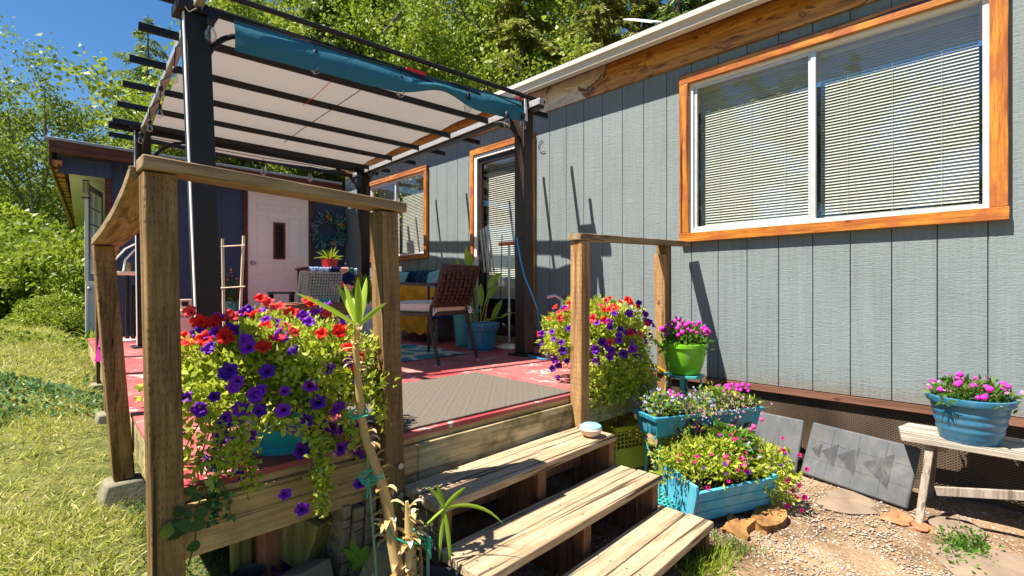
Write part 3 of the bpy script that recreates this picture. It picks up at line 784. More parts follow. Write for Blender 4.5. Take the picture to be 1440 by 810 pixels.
# ------------------------------------------------------------------ deck
ZD = -.667
D = thing('deck', 'raised deck painted worn red with timber rim', 'deck', (2, 3, -.9))
m = MB()
poly = [(.36,1.95),(3.52,1.95),(3.52,2.75),(4.262,2.75),(4.262,8.74),(.62,8.74)]
def sheet(poly, z0, z1, mb):
    return mb.prism(poly, z0, z1)
# plywood sheets with fine joints
def xl(y): return .36+(y-1.95)*.038
ysj = [1.95, 4.1, 6.4, 8.74]; 
for j in range(3):
    ya, yb = ysj[j]+(.002 if j else 0), ysj[j+1]-.002
    for i, (xa, xb) in enumerate(((None, 1.66), (1.664, 2.9), (2.904, None))):
        A_ = xl(ya) if xa is None else xa; B_ = xl(yb) if xa is None else xa
        if xb is None:
            if j == 0:
                m.prism([(A_,ya),(3.52,ya),(3.52,2.75),(4.26,2.75),(4.26,yb),(B_,yb)], ZD-.022, ZD)
            else: m.prism([(A_,ya),(4.26,ya),(4.26,yb),(B_,yb)], ZD-.022, ZD)
        else: m.prism([(A_,ya),(xb,ya),(xb,yb),(B_,yb)], ZD-.022, ZD)
m.build('decking', 'deck_paint', D, smooth=False)
MB().box((.365,1.955,ZD-.052),(3.515,1.985,ZD-.0225)).build('edge_board', 'rim', D, bevel=.003)
MB().box((.37,1.93,ZD-.235),(1.3,1.968,ZD-.0535)).build('rim_joist', 'rim', D, bevel=.004)
MB().box((1.303,1.93,ZD-.225),(3.50,1.968,ZD-.0535)).build('rim_joist', 'rim_pale', D, bevel=.004)
m = MB(); m.prism([(.365,1.97),(.40,1.97),(.66,8.7),(.625,8.7)], ZD-.2, ZD-.0225); m.build('side_joist', 'rim_pale', D, bevel=.003)
MB().box((3.47,1.97,ZD-.23),(3.505,2.72,ZD-.0225)).build('side_joist', 'trim_y', D, bevel=.003)
m = MB()
for y in (2.6,3.3,4.0,4.7,5.4): m.box((.5,y,ZD-.18),(3.46,y+.038,ZD-.023))
m.build('joist', 'dark_timber', D)
for x, y in ((3.14,2.05),(1.45,2.15),(2.2,2.3),(3.2,3.3),(1.0,3.6)): MB().post((x,y,gh(x,y)),(x,y,ZD-.181),.09,.09).build('support_post', 'scrap', D, bevel=.004)

# ------------------------------------------------------------------ steps
S = thing('steps', 'three weathered grey plank steps leading up to the deck', 'steps', (1.85,1.45,-1.36))
zt = [-.86,-1.03,-1.19]; yf = [1.635,1.355,1.065]
def tr(y0, y1, z, xl, xr, sk=0):
    mb = MB(); th = .038
    vs = [(xl,y0,z-th),(xr,y0+sk,z-th),(xr,y1+sk,z-th),(xl,y1,z-th),(xl,y0,z),(xr,y0+sk,z),(xr,y1+sk,z),(xl,y1,z)]
    return mb.add(vs, [(0,3,2,1),(4,5,6,7),(0,1,5,4),(1,2,6,5),(2,3,7,6),(3,0,4,7)])
for i in range(3):
    w = .139; sk = .045
    y0 = yf[i]-sk
    tr(y0, y0+w, zt[i], 1.17-.01*i, 2.485+.012*i, sk).build('tread', 'tread', S, bevel=.005)
    tr(y0+w+.006, y0+2*w, zt[i]-.002*(i%2), 1.175-.01*i, 2.478+.01*i, sk).build('tread', 'tread', S, bevel=.005)
    if i == 0: pass
sc_m = MB().lathe([(0,.0015),(.0045,.001),(.005,0)], (0,0,0), 8).build('screw_head','galv_dark',None); sc_d = sc_m.data; bpy.data.objects.remove(sc_m)
for tr_ in [k for k in kids(S) if k.name.startswith('tread')]:
    ys_ = [v.co.y for v in tr_.data.vertices]; zs_ = max(v.co.z for v in tr_.data.vertices); ym_ = (min(ys_)+max(ys_))/2
    for x_ in (1.22,1.82,2.44):
        for dy in (-.03,.035):
            o_ = bpy.data.objects.new('screw_head', sc_d); col.objects.link(o_); o_.parent = tr_
            o_.location = (x_-ORG[tr_.name].x+random.uniform(-.006,.006), ym_+.045*((x_-1.17)/1.3-.5)+dy+random.uniform(-.006,.006), zs_+.0004)
# stringers: notched boxes at three stations
for k, (x0, x1, mt) in enumerate(((1.20,1.24,'stringer_grey'),(1.80,1.84,'stringer'),(2.42,2.46,'stringer'))):
    m = MB()
    for i in range(3):
        y0 = yf[i]-.0; m.box((x0,y0+.0,gh(1.8,1)+.0),(x1, yf[i-1]+.0005 if i else 1.92, zt[i]-.0385))
    # front support block under each tread, face grain
    st = m.build('stringer', mt, S, bevel=.003)
    m = MB()
    for i in range(3): m.box((x1+.0005,yf[i]+.02,-1.36),(x1+.045,yf[i]+.06,zt[i]-.039))
    m.build('riser_block', 'treated_z', st, bevel=.003)
MB().box((1.245,1.84,-1.07),(2.415,1.875,-.90)).build('cross_brace', 'stringer', S, bevel=.003)
MB().box((1.245,1.56,-1.24),(2.415,1.59,-1.12)).build('cross_brace', 'stringer', S, bevel=.003)

# ------------------------------------------------------------------ railings
def bolts(mb, pts, ax='y'):
    for p in pts:
        p = Vector(p); mb.tube([p, p+Vector((0,-.006,0))], .013, 12)
Lr = thing('railing', 'left timber railing with a curved sagging handrail along the deck corner', 'railing', (.3,1.9,-1.1))
MB().post((.335,1.905,-1.30),(.305,1.905,.362),.089,.089).build('post','treated_z',Lr,bevel=.006)
MB().post((1.145,1.885,-1.32),(1.108,1.905,.330),.089,.089).build('post','treated_z',Lr,bevel=.006)
MB().post((.375,3.27,-.99),(.30,3.37,.225),.089,.089).build('post','treated_z',Lr,bevel=.006)
MB().post((.49,4.92,-.95),(.46,4.92,.24),.085,.085).build('post','treated_z',Lr,bevel=.006)
MB().post((.54,6.15,-.9),(.53,6.15,.26),.085,.085).build('post','treated_z',Lr,bevel=.006)
def plank(path, w, th, mb):
    """board following a path, wide across x"""
    vs = []; n = len(path)
    for i, p in enumerate(path):
        p = Vector(p); q = Vector(path[min(i+1,n-1)])-Vector(path[max(i-1,0)]); q.normalize()
        s_ = q.cross(Vector((0,0,1))).normalized()
        for a_, b_ in ((-1,0),(1,0),(1,1),(-1,1)): vs.append(p+s_*(a_*w/2)+Vector((0,0,b_*th)))
    fs = [(i*4+k, i*4+(k+1)%4, (i+1)*4+(k+1)%4, (i+1)*4+k) for i in range(n-1) for k in range(4)]+[(0,1,2,3)[::-1], tuple(range(n*4-4, n*4))]
    return mb.add(vs, fs)
plank([(.255,1.895,.366),(.7,1.90,.352),(1.19,1.905,.332)], .11, .042, MB()).build('top_rail','rail_x',Lr,bevel=.005)
plank([(.300,1.952,.352),(.302,2.12,.315),(.308,2.45,.278),(.313,2.9,.246),(.318,3.40,.228)], .125, .038, MB()).build('top_rail','rail_y',Lr,bevel=.004)
plank([(.322,3.43,.228),(.40,4.2,.235),(.47,4.97,.243)], .11, .036, MB()).build('top_rail','rail_y',Lr,bevel=.004)
plank([(.47,5.0,.243),(.54,6.2,.262)], .11, .036, MB()).build('top_rail','rail_y',Lr,bevel=.004)
m = MB(); bolts(m, [(1.15,1.8405,-.76),(1.152,1.8405,-.885)]); m.build('bolt','galv',Lr)
m = MB(); bolts(m, [(.296,1.8595,.25),(.345,1.8595,-1.06),(.32,1.8595,-.42)]); 
Rr = thing('railing', 'short right timber railing beside the steps, running toward the blue wall', 'railing', (3,1.9,-1))
MB().post((2.488,1.905,-.90),(2.495,1.905,.300),.089,.089).build('post','leg_warm',Rr,bevel=.006)
MB().post((3.79,2.02,-1.36),(3.775,2.02,.372),.089,.089).build('post','treated_z',Rr,bevel=.006)
m = MB(); m.add([(x+.225,y+.115,z+.06) for x,y,z in [(3.463,1.856,.22),(3.503,1.856,.22),(3.503,1.856,-.5),(3.485,1.856,-.5),(3.463,1.95,.22),(3.503,1.95,.22),(3.503,1.95,-.5),(3.485,1.95,-.5)]], [(0,1,2,3),(7,6,5,4),(0,4,5,1),(1,5,6,2),(2,6,7,3),(3,7,4,0)])
m.build('brace','leg_warm',Rr,bevel=.003)
plank([(2.435,1.905,.302),(3.2,1.96,.334),(4.19,2.035,.376)], .095, .042, MB()).build('top_rail','rail_x',Rr,bevel=.005)

# concrete piers
def pier(x, y, z, label, s=1.0):
    m = MB(); b, t_, h = .13*s, .085*s, .15*s
    vs = [(-b,-b,-h),(b,-b,-h),(b,b,-h),(-b,b,-h),(-t_,-t_,0),(t_,-t_,0),(t_,t_,0),(-t_,t_,0)]
    m.add([(x+a_,y+b_,z+c_) for a_,b_,c_ in vs], [(0,3,2,1),(4,5,6,7),(0,1,5,4),(1,2,6,5),(2,3,7,6),(3,0,4,7)])
    # cast collar
    for a_, b_ in ((-1,0),(1,0),(0,-1),(0,1)):
        m.box((x+a_*.07-.02*(1+abs(b_)), y+b_*.07-.02*(1+abs(a_)), z-.001), (x+a_*.07+.02*(1+abs(b_)), y+b_*.07+.02*(1+abs(a_)), z+.018)) if 0 else None
    o = m.build('concrete_pier','concrete',None,base=(x,y,z-h),bevel=.012); tag(o, label, 'concrete pier', 'concrete piers under the railing posts')
pier(.375,3.27,-.992,'nearest concrete pier block, under the leaning second railing post',.9)
pier(.49,4.92,-.955,'middle concrete pier block in the grass, second from the camera')
pier(.54,6.15,-.905,'farthest concrete pier block beside the deck edge')

# ------------------------------------------------------------------ pergola
PG = thing('pergola', 'black metal pergola with beige retractable canopy over the deck', 'pergola', (2.2,5.2,ZD))
cor = {'FL': ((.90,3.82),(.805,3.77)), 'FR': ((3.585,3.44),(3.555,3.42)), 'BL': ((.99,6.95),(.965,6.95)), 'BR': ((3.70,6.95),(3.69,6.95))}
ZB = 1.80
for k, (b, tp) in cor.items():
    w = .135 if k == 'FR' else .143
    o = MB().post((b[0],b[1],ZD+.02),(tp[0],tp[1],ZB-.02),w,w).build('post','black_metal' if k != 'FR' else 'brown_metal',PG,bevel=.008)
    m = MB().box((b[0]-.12,b[1]-.12,ZD+.0005),(b[0]+.12,b[1]+.12,ZD+.02)); m.build('base_plate','black_metal',o,bevel=.006)
    if k in ('FL','BL'):
        MB().post((b[0]-.0755-.002,b[1]-.05,ZD+.03),(tp[0]-.0755-.002,tp[1]-.05,ZB-.03),.006,.04).build('sunlit_edge','white_paint',o)  # sunlight on the post's left face, put in as a thin white strip
    MB().box((tp[0]-.115,tp[1]-.10,ZB-.02),(tp[0]+.115,tp[1]+.10,ZB+.045)).build('cap','black_metal',o,bevel=.006)
T = {k: Vector((v[1][0], v[1][1], ZB)) for k, v in cor.items()}
def ext(a, b, e0, e1): d = (b-a).normalized(); return a-d*e0, b+d*e1
a, b = ext(T['FL']+Vector((0,0,.03)), T['BL']+Vector((0,0,-.02)), .3, .3); MB().beam(a, b, .05, .06).build('side_beam','grey_tube',PG,bevel=.004)
a, b = ext(T['FR']+Vector((0,0,.0)), T['BR']+Vector((0,0,-.02)), .25, .3); MB().beam(a, b, .06, .06).build('side_beam','grey_tube',PG,bevel=.004)
MB().beam(a+Vector((0.01,0,-.045)), b+Vector((0.01,0,-.045)), .055, .03).build('side_beam','black_metal',PG,bevel=.004)
a, b = ext(T['FL'], T['FR'], .22, .22); MB().beam(a+Vector((0,-.10,.02)), b+Vector((0,-.10,.02)), .04, .035) 
MB().tube([a+Vector((-.05,-.05,.17)), b+Vector((0,-.05,.10))], .02, 10).build('front_tube','black_metal',PG)
a2, b2 = ext(T['BL'], T['BR'], .3, .25); MB().beam(a2, b2, .05, .07).build('rear_beam','black_metal',PG,bevel=.004)
raf = []
for i in range(6):
    yl = 4.27+.645*i; xl_, xr = .57+.03*i, 4.0
    slope = -.105*(1-i/7)
    p = Vector((xl_, yl, ZB+.03)); q = Vector((xr, yl+slope*(xr-xl_), ZB-.0))
    raf.append((p, q)); m = MB().beam(p, q, .032, .055); m.build('rafter','black_metal',PG,bevel=.003)
p = Vector((.55,3.86,ZB+.09)); q = Vector((4.0,3.50,ZB+.05)); MB().beam(p,q,.032,.055).build('rafter','black_metal',PG,bevel=.003)
def brace(c, d, r=.34, top=ZB-.03):
    """curved knee brace from post centre toward direction d"""
    d = Vector(d).normalized(); m = MB(); pts = []
    for k in range(9):
        t_ = k/8*math.pi/2
        pts.append(Vector((c[0],c[1],top-r-.08))+d*(.05+r*(1-math.cos(t_)))+Vector((0,0,(r+.06)*math.sin(t_))))
    m.tube(pts, .018, 8); m.build('brace','black_metal',PG)
brace(T['FL'], (1,-.1,0), .26, 1.77); brace(T['FR'], (-1,.1,0), .36); brace(T['BR'], (-1,0,0), .38); brace(T['BR'], (0,-1,0), .42); brace(T['BL'], (1,0,0), .42); brace(T['BL'], (0,-1,0), .38); brace(T['FR'], (0,1,0), .36)
# canopy sheet draped on the rafters, sagging between them
xsC = np.linspace(0, 1, 25); rows = []
front = (Vector((.93,3.80,1.86)), Vector((3.45,3.52,1.84)))
lines = [front]+[(Vector((p.x+.36,p.y,p.z+.034)), Vector((3.42+.04*i,p.y+(q.y-p.y)*.83,p.z+.0))) for i,(p,q) in enumerate(raf)]
lines[-1] = (lines[-1][0]+Vector((0,-.35,-.10)), lines[-1][1]+Vector((0,-.3,-.03)))
vs = []; nrow = 0
for a_, b_ in zip(lines, lines[1:]):
    for s_ in range(6):
        t_ = s_/6
        for x in xsC:
            P = (a_[0].lerp(a_[1], x)).lerp(b_[0].lerp(b_[1], x), t_)
            sag = -.0*4*t_*(1-t_)+.004*math.sin(x*17+nrow)
            vs.append((P.x, P.y, P.z+.012+abs(sag)+.03*4*t_*(1-t_)*.6)); 
        nrow += 1
for x in xsC:
    P = lines[-1][0].lerp(lines[-1][1], x); vs.append((P.x,P.y,P.z+.01-.05*math.sin(math.pi*x)))
nrow += 1
m = MB(); n = len(xsC); m.add(vs, [(j*n+i, j*n+i+1, (j+1)*n+i+1, (j+1)*n+i) for j in range(nrow-1) for i in range(n-1)])
cn = m.build('canopy','canopy',PG,angle=180)
# blue valance: folded strip hanging at the front, scalloped in the middle
A0, B0 = Vector((1.0,3.66,1.80)), Vector((3.47,3.36,1.84))
prof_v = []
m = MB(); N = 40; vs = []
for i in range(N+1):
    t_ = i/N; P = A0.lerp(B0, t_)
    # strip height: full at the ends, gathered at the tie in the middle
    g_ = math.exp(-((t_-.63)/.10)**2)
    if t_ < .5: h = .215
    else: h = .215
    h = .215-.10*g_
    top_drop = .015*math.sin(math.pi*t_)
    wv = .006*math.sin(t_*19)+.004*math.sin(t_*43)
    for k in range(7):
        s_ = k/6
        vs.append((P.x, P.y-.05*math.sin(s_*math.pi)*.6-.03*s_+wv*s_+g_*.03*math.sin(s_*6), P.z-top_drop-h*s_))
m.add(vs, [(i*7+k, i*7+k+1, (i+1)*7+k+1, (i+1)*7+k) for i in range(N) for k in range(6)])
va = m.build('valance','valance',cn,angle=180)
m = MB()
for (ta,tb,za,zb) in ((.47,.60,-.03,-.085),(.665,.79,-.04,-.07)):
    pa = A0.lerp(B0,ta)+Vector((0,-.042,za)); pb = A0.lerp(B0,tb)+Vector((0,-.042,zb)); m.beam(pa,pb,.006,.02)
m.build('strap','black_metal',va)
m = MB(); m.beam(A0.lerp(B0,.50)+Vector((0,-.030,-.012)), A0.lerp(B0,.57)+Vector((0,-.030,-.022)), .005,.025); m.beam(A0.lerp(B0,.97)+Vector((0,-.03,.0)), A0.lerp(B0,.985)+Vector((0,-.03,.0)), .008,.028); m.build('red_tape','tape_red',va)
m = MB(); m.slab([tuple(B0+Vector((-.02,-.055,.0))), tuple(B0+Vector((.04,-.03,.01))), tuple(B0+Vector((.05,-.03,-.2))), tuple(B0+Vector((-.02,-.065,-.21)))], .006); m.build('clear_patch','white_paint',va)
# red + grey cords under the canopy
m = MB(); q0 = pix(468,112,'z',1.80); q1 = pix(440,138,'z',1.78); q2 = pix(426,148,'z',1.79); m.tube([q0,q1,q2],.003,5); m.build('red_cord','tape_red',cn)
m = MB(); m.tube([pix(508,126,'z',1.80),pix(475,148,'z',1.775),pix(430,178,'z',1.79),pix(400,200,'z',1.79)],.004,5); m.build('grey_cord','cord_black',cn)

# ------------------------------------------------------------------ string lights
SL = thing('string_lights', 'black cable string lights with clear bulbs looped around the pergola', 'string lights', (2,4,1.8))
ax_ = T['FL']; 
fr_ = [pix(296,10,'y',3.62), pix(360,31,'y',3.62), pix(443,60,'y',3.58), pix(500,80,'y',3.55), pix(563,97,'y',3.50), pix(612,112,'y',3.45), pix(658,122,'y',3.40), pix(700,135,'y',3.36), pix(735,150,'y',3.32)]
m = MB(); m.tube(fr_, .006, 6)
bk = [Vector((.93,6.8,1.70)), pix(370,222,'y',6.8), pix(436,232,'y',6.8), pix(497,246,'y',6.8), Vector((3.66,6.8,1.66))]
m.tube(bk, .005, 5)
lf_ = []
for i in range(13):
    t_ = i/12; P = T['FL'].lerp(T['BL'], t_); lf_.append(P+Vector((-.01+.03*math.sin(i*2.1), 0, -.02-.03*abs(math.sin(i*1.3)))))
m.tube(lf_, .005, 5)
m.tube([T['FL']+Vector((-.09,-.09,.0)), T['FL']+Vector((-.06,-.13,-.06)), T['FL']+Vector((.02,-.12,.02)), fr_[0]], .007, 6)
m.build('cable','cord_black',SL)
def bulb(p, s=1.0):
    p = Vector(p); s *= 1.2
    m = MB(); m.tube([p, p-Vector((0,0,.05*s))], .004, 5); m.lathe([(0,0),(.014*s,-.002),(.020*s,-.012),(.020*s,-.05*s),(.017*s,-.055*s),(0,-.055*s)], (p.x,p.y,p.z-.045*s), 14)
    so = m.build('socket','cord_black',SL)
    m = MB(); m.lathe([(.013*s,0),(.016*s,-.01*s),(.026*s,-.035*s),(.030*s,-.055*s),(.025*s,-.08*s),(.010*s,-.092*s),(.0,-.094*s)], (p.x,p.y,p.z-.098*s), 16)
    b = m.build('bulb','glass_bulb',so)
    m = MB(); m.tube([(p.x-.006,p.y,p.z-.10*s),(p.x-.010,p.y,p.z-.16*s),(p.x+.010,p.y,p.z-.16*s),(p.x+.006,p.y,p.z-.10*s)], .002, 5); 
t = NT('glass_bulb'); t.n.remove(t.b)
lw_ = t.new('ShaderNodeLayerWeight'); lw_.inputs[0].default_value = .35
gl = t.new('ShaderNodeBsdfGlossy'); gl.inputs['Roughness'].default_value = .05; tp = t.new('ShaderNodeBsdfTransparent'); tp.inputs['Color'].default_value = (.93,.92,.86,1)
mx = t.new('ShaderNodeMixShader'); t.link(lw_.outputs['Facing'], mx.inputs[0]); t.link(tp.outputs[0], mx.inputs[1]); t.link(gl.outputs[0], mx.inputs[2]); t.link(mx.outputs[0], t.out.inputs['Surface']); MATS['glass_bulb'] = t.m
bulb(fr_[0]); bulb(fr_[2]); bulb(fr_[4]); bulb(fr_[6]); bulb(fr_[8])
bulb(pix(713,150,'y',3.30), .9)
for i in (3,5,7,9,11): bulb(lf_[i], .72)
for p in bk[1:4]: bulb(p, 1.0)
# ------------------------------------------------------------------ deck furniture
def sheet_obj(name, poly, z, th, mat, label, cat, base):
    m = MB().prism(poly, z, z+th); o = m.build(name, mat, None, base=base, bevel=.003); return tag(o, label, cat)
sheet_obj('door_mat', [(1.20,1.985),(2.50,1.975),(2.53,2.95),(1.25,2.99)], ZD+.001, .012, 'mat_fibre', 'grey patterned fibre doormat lying at the top of the steps', 'doormat', (1.9,2.5,ZD))
# rug with a raised wavy corner
m = MB(); nx_, ny_ = 24, 28; vs = []
for j in range(ny_+1):
    for i in range(nx_+1):
        x = 1.55+(3.24-1.55)*i/nx_+.07*j/ny_; y = 3.88+(6.2-3.88)*j/ny_
        vs.append((x, y, ZD+.008+.006*math.sin(x*9)*math.sin(y*5)))
m.add(vs, [(j*(nx_+1)+i, j*(nx_+1)+i+1, (j+1)*(nx_+1)+i+1, (j+1)*(nx_+1)+i) for j in range(ny_) for i in range(nx_)])
tag(m.build('rug','rug',None,base=(2.4,5,ZD)), 'teal and cream patterned outdoor rug under the seating', 'rug')

# brown wicker dining chair (local: x width, y forward)
def rot_thing(name, label, cat, loc, rz): return thing(name, label, cat, loc, rz)
C = rot_thing('wicker_chair', 'dark brown woven chair with a cream seat cushion, seen from behind', 'chair', (2.76,3.88,ZD), R(15))
W2 = .29
m_ = []
for s_ in (-1, 1):
    MB().tube([(s_*W2,-.33,0),(s_*W2,-.27,.2),(s_*(W2-.005),-.22,.38),(s_*(W2-.02),-.24,.52)], [.015,.017,.02,.02], 8).build('leg','brown_metal',C)
    MB().tube([(s_*W2,.27,0),(s_*W2,.27,.70),(s_*W2,.22,.715),(s_*W2,-.29,.70)], .015, 8).build('armrest','brown_metal',C)
m = MB(); m.box((-W2,-.22,.42),(W2,.27,.455)); m.build('seat','brown_wicker',C,bevel=.006)
# woven back: alternating bulged cells
m = MB(); rows_, cols_ = 10, 8
def bp(u_, h_, o=0):
    y = -.245-.11*h_-.02*math.sin(h_*3); z = .50+.36*h_
    return Vector((u_*(.53+.02*h_)-(.53+.02*h_)/2, y-o, z))
for j in range(rows_):
    for i in range(cols_):
        a = (i+j) % 2
        u0, u1 = (i+.04)/cols_, (i+.96)/cols_; h0, h1 = (j+.05)/rows_, (j+.95)/rows_
        if a: h0, h1 = (j+.18)/rows_, (j+.82)/rows_
        else: u0, u1 = (i+.15)/cols_, (i+.85)/cols_; h0 -= .12/rows_; h1 += .12/rows_
        for side in (1, -1):
            off = .006 if (a == (side > 0)) else .001
            uc, hc = (u0+u1)/2, (h0+h1)/2
            base = [bp(u0,h0,side*.002),bp(u1,h0,side*.002),bp(u1,h1,side*.002),bp(u0,h1,side*.002)]
            mid = [bp(u0+(u1-u0)*.3,h0+(h1-h0)*.25,side*(.005+off)),bp(u1-(u1-u0)*.3,h0+(h1-h0)*.25,side*(.005+off)),bp(u1-(u1-u0)*.3,h1-(h1-h0)*.25,side*(.005+off)),bp(u0+(u1-u0)*.3,h1-(h1-h0)*.25,side*(.005+off))]
            m.add(base+mid, [(4,5,6,7),(0,1,5,4),(1,2,6,5),(2,3,7,6),(3,0,4,7)])
m.build('backrest','brown_wicker',C)
m = MB(); m.tube([bp(0,-.05),bp(0,1),bp(.03,1.04),bp(.97,1.04),bp(1,1),bp(1,-.05)], .018, 8); m.build('back_frame','brown_wicker',C)
m = MB(); m.slab([tuple(bp(0.02,0,.001)),tuple(bp(.98,0,.001)),tuple(bp(.98,.98,.001)),tuple(bp(.02,.98,.001))], .002); m.build('back_panel','brown_wicker',C)
m = MB()
n_ = 10
vs = []
for j in range(n_+1):
    for i in range(n_+1):
        x = -.26+.52*i/n_; y = -.21+.50*j/n_; e = min(i,n_-i,j,n_-j)/n_
        vs.append((x, y, .535+.02*min(1,e*5)))
k0 = len(vs)
m.add(vs, [(j*(n_+1)+i, j*(n_+1)+i+1, (j+1)*(n_+1)+i+1, (j+1)*(n_+1)+i) for j in range(n_) for i in range(n_)])
m.box((-.262,-.212,.457),(.262,.292,.538)); m.build('seat_cushion','cushion',C,bevel=.015)
m = MB()
for s_ in (-1, 1):
    m.slab([(s_*.25,-.24,.50),(s_*.29,-.26,.50),(s_*.30,-.27,.43),(s_*.27,-.25,.43)], .004); m.tube([(s_*.25,-.24,.50),(s_*.27,-.29,.47),(s_*.29,-.26,.44)], .006, 5)
m.build('cushion_tie','white_paint',C)

# pale wicker armchair near the door: see-through weave
C = rot_thing('wicker_armchair', 'grey woven armchair with dark metal arms in front of the white door', 'chair', (2.55,6.25,ZD), R(6))
m = MB(); ny_, nx_ = 13, 15; w_, z0_, z1_ = .54, .38, .86
def gp(u_, h_, o=0): return Vector((-.27+w_*u_, -.25-.10*h_-o, z0_+(z1_-z0_)*h_))
for i in range(nx_+1):
    for dlt in (-1, 1):
        pts = [gp(min(1,max(0,(i+dlt*.5*(math.sin(j*math.pi/1)))/nx_)), j/ny_, .004*(-1)**j) for j in range(ny_+1)]
    m.tube([gp(i/nx_, j/ny_, .006*(-1)**(i+j)) for j in range(ny_+1)], .0095, 5)
for j in range(ny_+1): m.tube([gp(i/nx_, j/ny_, -.006*(-1)**(i+j)) for i in range(nx_+1)], .0095, 5)
m.build('backrest','grey_wicker',C)
m = MB(); m.tube([gp(0,-.1),gp(0,1.0),gp(1,1.0),gp(1,-.1)], .016, 8); m.build('back_frame','grey_wicker',C)
m = MB(); m.box((-.28,-.26,.34),(.28,.27,.40)); m.build('seat','grey_wicker',C,bevel=.01)
for s_ in (-1, 1):
    m = MB(); m.box((s_*.34-.025,-.30,.0),(s_*.34+.025,-.26,.60)); m.box((s_*.34-.025,.22,.0),(s_*.34+.025,.26,.60)); m.box((s_*.34-.027,-.32,.601),(s_*.34+.027,.28,.63)); m.build('armrest','black_metal',C,bevel=.004)

# coffee table: brown timber box with woven sides
x0,x1,y0,y1 = 1.74,2.46,4.75,5.45
T_ = thing('fire_table', 'brown timber low table with woven side panels, behind the petunias', 'table', ((x0+x1)/2,(y0+y1)/2,ZD))
MB().box((x0,y0,ZD+.47),(x1,y1,ZD+.52)).build('tabletop','table_wood',T_,bevel=.006)
MB().box((x0+.01,y0+.01,ZD+.40),(x1-.01,y1-.01,ZD+.469)).build('apron','table_wood',T_,bevel=.004)
m = MB()
for j in range(9):
    for i in range(14):
        a = x0+.05+(x1-x0-.1)*i/14; z = ZD+.05+.035*j+.0
        m.box((a+.004,y0+.03-(.006 if (i+j)%2 else 0),z),(a+.036,y0+.045,z+.026))
for j in range(9):
    for i in range(14):
        a = y0+.06+(y1-y0-.12)*i/14; z = ZD+.05+.035*j
        m.box((x0+.03-(.006 if (i+j)%2 else 0),a+.004,z),(x0+.045,a+.038,z+.026))
m.build('woven_panel','tan_wicker',T_)
MB().box((x0+.046,y0+.046,ZD+.03),(x1-.05,y1-.05,ZD+.399)).build('cabinet','table_wood',T_)
for a_, b_ in ((x0+.01,y0+.01),(x1-.05,y0+.01),(x0+.01,y1-.05),(x1-.05,y1-.05)):
    MB().box((a_,b_,ZD+.002),(a_+.04,b_+.04,ZD+.399)).build('leg','table_wood',T_,bevel=.003)
dsh = MB().box((2.06,4.90,ZD+.521),(2.26,5.06,ZD+.565)); o = dsh.build('tissue_box','teal_plastic',None,base=(2.16,5,ZD+.52),bevel=.008); tag(o,'turquoise low box sitting on the brown timber table','box')

# high table with blue cloth by the back wall, red pot on it
T_ = thing('side_table', 'tall table covered by blue cloths against the rear wall beside the door', 'table', (3.72,8.2,ZD))
MB().box((3.25,7.85,ZD+0.975),(4.05,8.45,ZD+1.005)).build('tabletop','table_wood',T_,bevel=.004)
for a_, b_ in ((3.28,7.9),(4.0,7.9),(3.28,8.4),(4.0,8.4)): MB().box((a_,b_,ZD),(a_+.04,b_+.04,ZD+0.974)).build('leg','black_metal',T_)
m = MB(); nn = 30; vs = []
for i in range(nn+1):
    x = 3.22+.86*i/nn
    for k, (y, z) in enumerate(((8.46,ZD+1.017),(7.84,ZD+1.017),(7.825,ZD+1.005),(7.815,ZD+0.945),(7.81,ZD+0.905))): vs.append((x, y+.006*math.sin(i*1.7)*(k > 2), z+(.012*math.sin(i*2.3) if k == 4 else 0)))
m.add(vs, [(i*5+k, i*5+k+1, (i+1)*5+k+1, (i+1)*5+k) for i in range(nn) for k in range(4)])
o = m.build('table_runner','fringe_cloth',None,base=(3.65,8.1,ZD+1.015),angle=180); tag(o,'blue and white fringed cloth spread over the tall table','tablecloth')
m = MB(); vs = []
for i in range(13):
    x = 3.55+.42*i/12
    for k, (y, z) in enumerate(((8.2,ZD+1.025),(7.80,ZD+1.025),(7.79,ZD+0.995),(7.785,ZD+0.795),(7.79,ZD+0.625))): vs.append((x, y+.012*math.sin(i*1.1)*(k > 2), z))
m.add(vs, [(i*5+k, i*5+k+1, (i+1)*5+k+1, (i+1)*5+k) for i in range(12) for k in range(4)])
o = m.build('patterned_towel','pattern_cloth',None,base=(3.7,7.9,ZD+1.015),angle=180); tag(o,'navy towel with red and green pattern hanging off the tall table','towel')

# loveseat along the house wall
y0,y1 = 4.85,6.85
L_ = thing('loveseat', 'navy woven loveseat against the blue wall below the small window', 'sofa', (3.85,6.3,ZD))
m = MB()
for j in range(12):
    for i in range(34):
        y = y0+(y1-y0)*i/34; z = ZD+.40+.044*j; o_ = .008 if (i+j)%2 else 0
        m.box((4.05-o_-.0*z,y+.003,z+.003),(4.075,y+.047,z+.041))
m.box((4.076,y0,ZD+.38),(4.13,y1,ZD+.93)); m.build('backrest','blue_wicker',L_)
MB().box((3.50,y0,ZD+.30),(4.12,y1,ZD+.36)).build('seat_frame','blue_wicker',L_,bevel=.005)
MB().box((3.48,y0+.06,ZD+.361),(4.04,y1-.06,ZD+.47)).build('seat_cushion','cushion',L_,bevel=.03)
for a_ in (y0,y1-.05):
    MB().box((3.48,a_,ZD+.361),(4.04,a_+.05,ZD+.60)).build('armrest','blue_wicker',L_,bevel=.01)
for a_, b_ in ((3.52,y0+.02),(3.52,y1-.06),(4.06,y0+.02),(4.06,y1-.06)): MB().box((a_,b_,ZD),(a_+.04,b_+.04,ZD+.299)).build('leg','steel',L_)
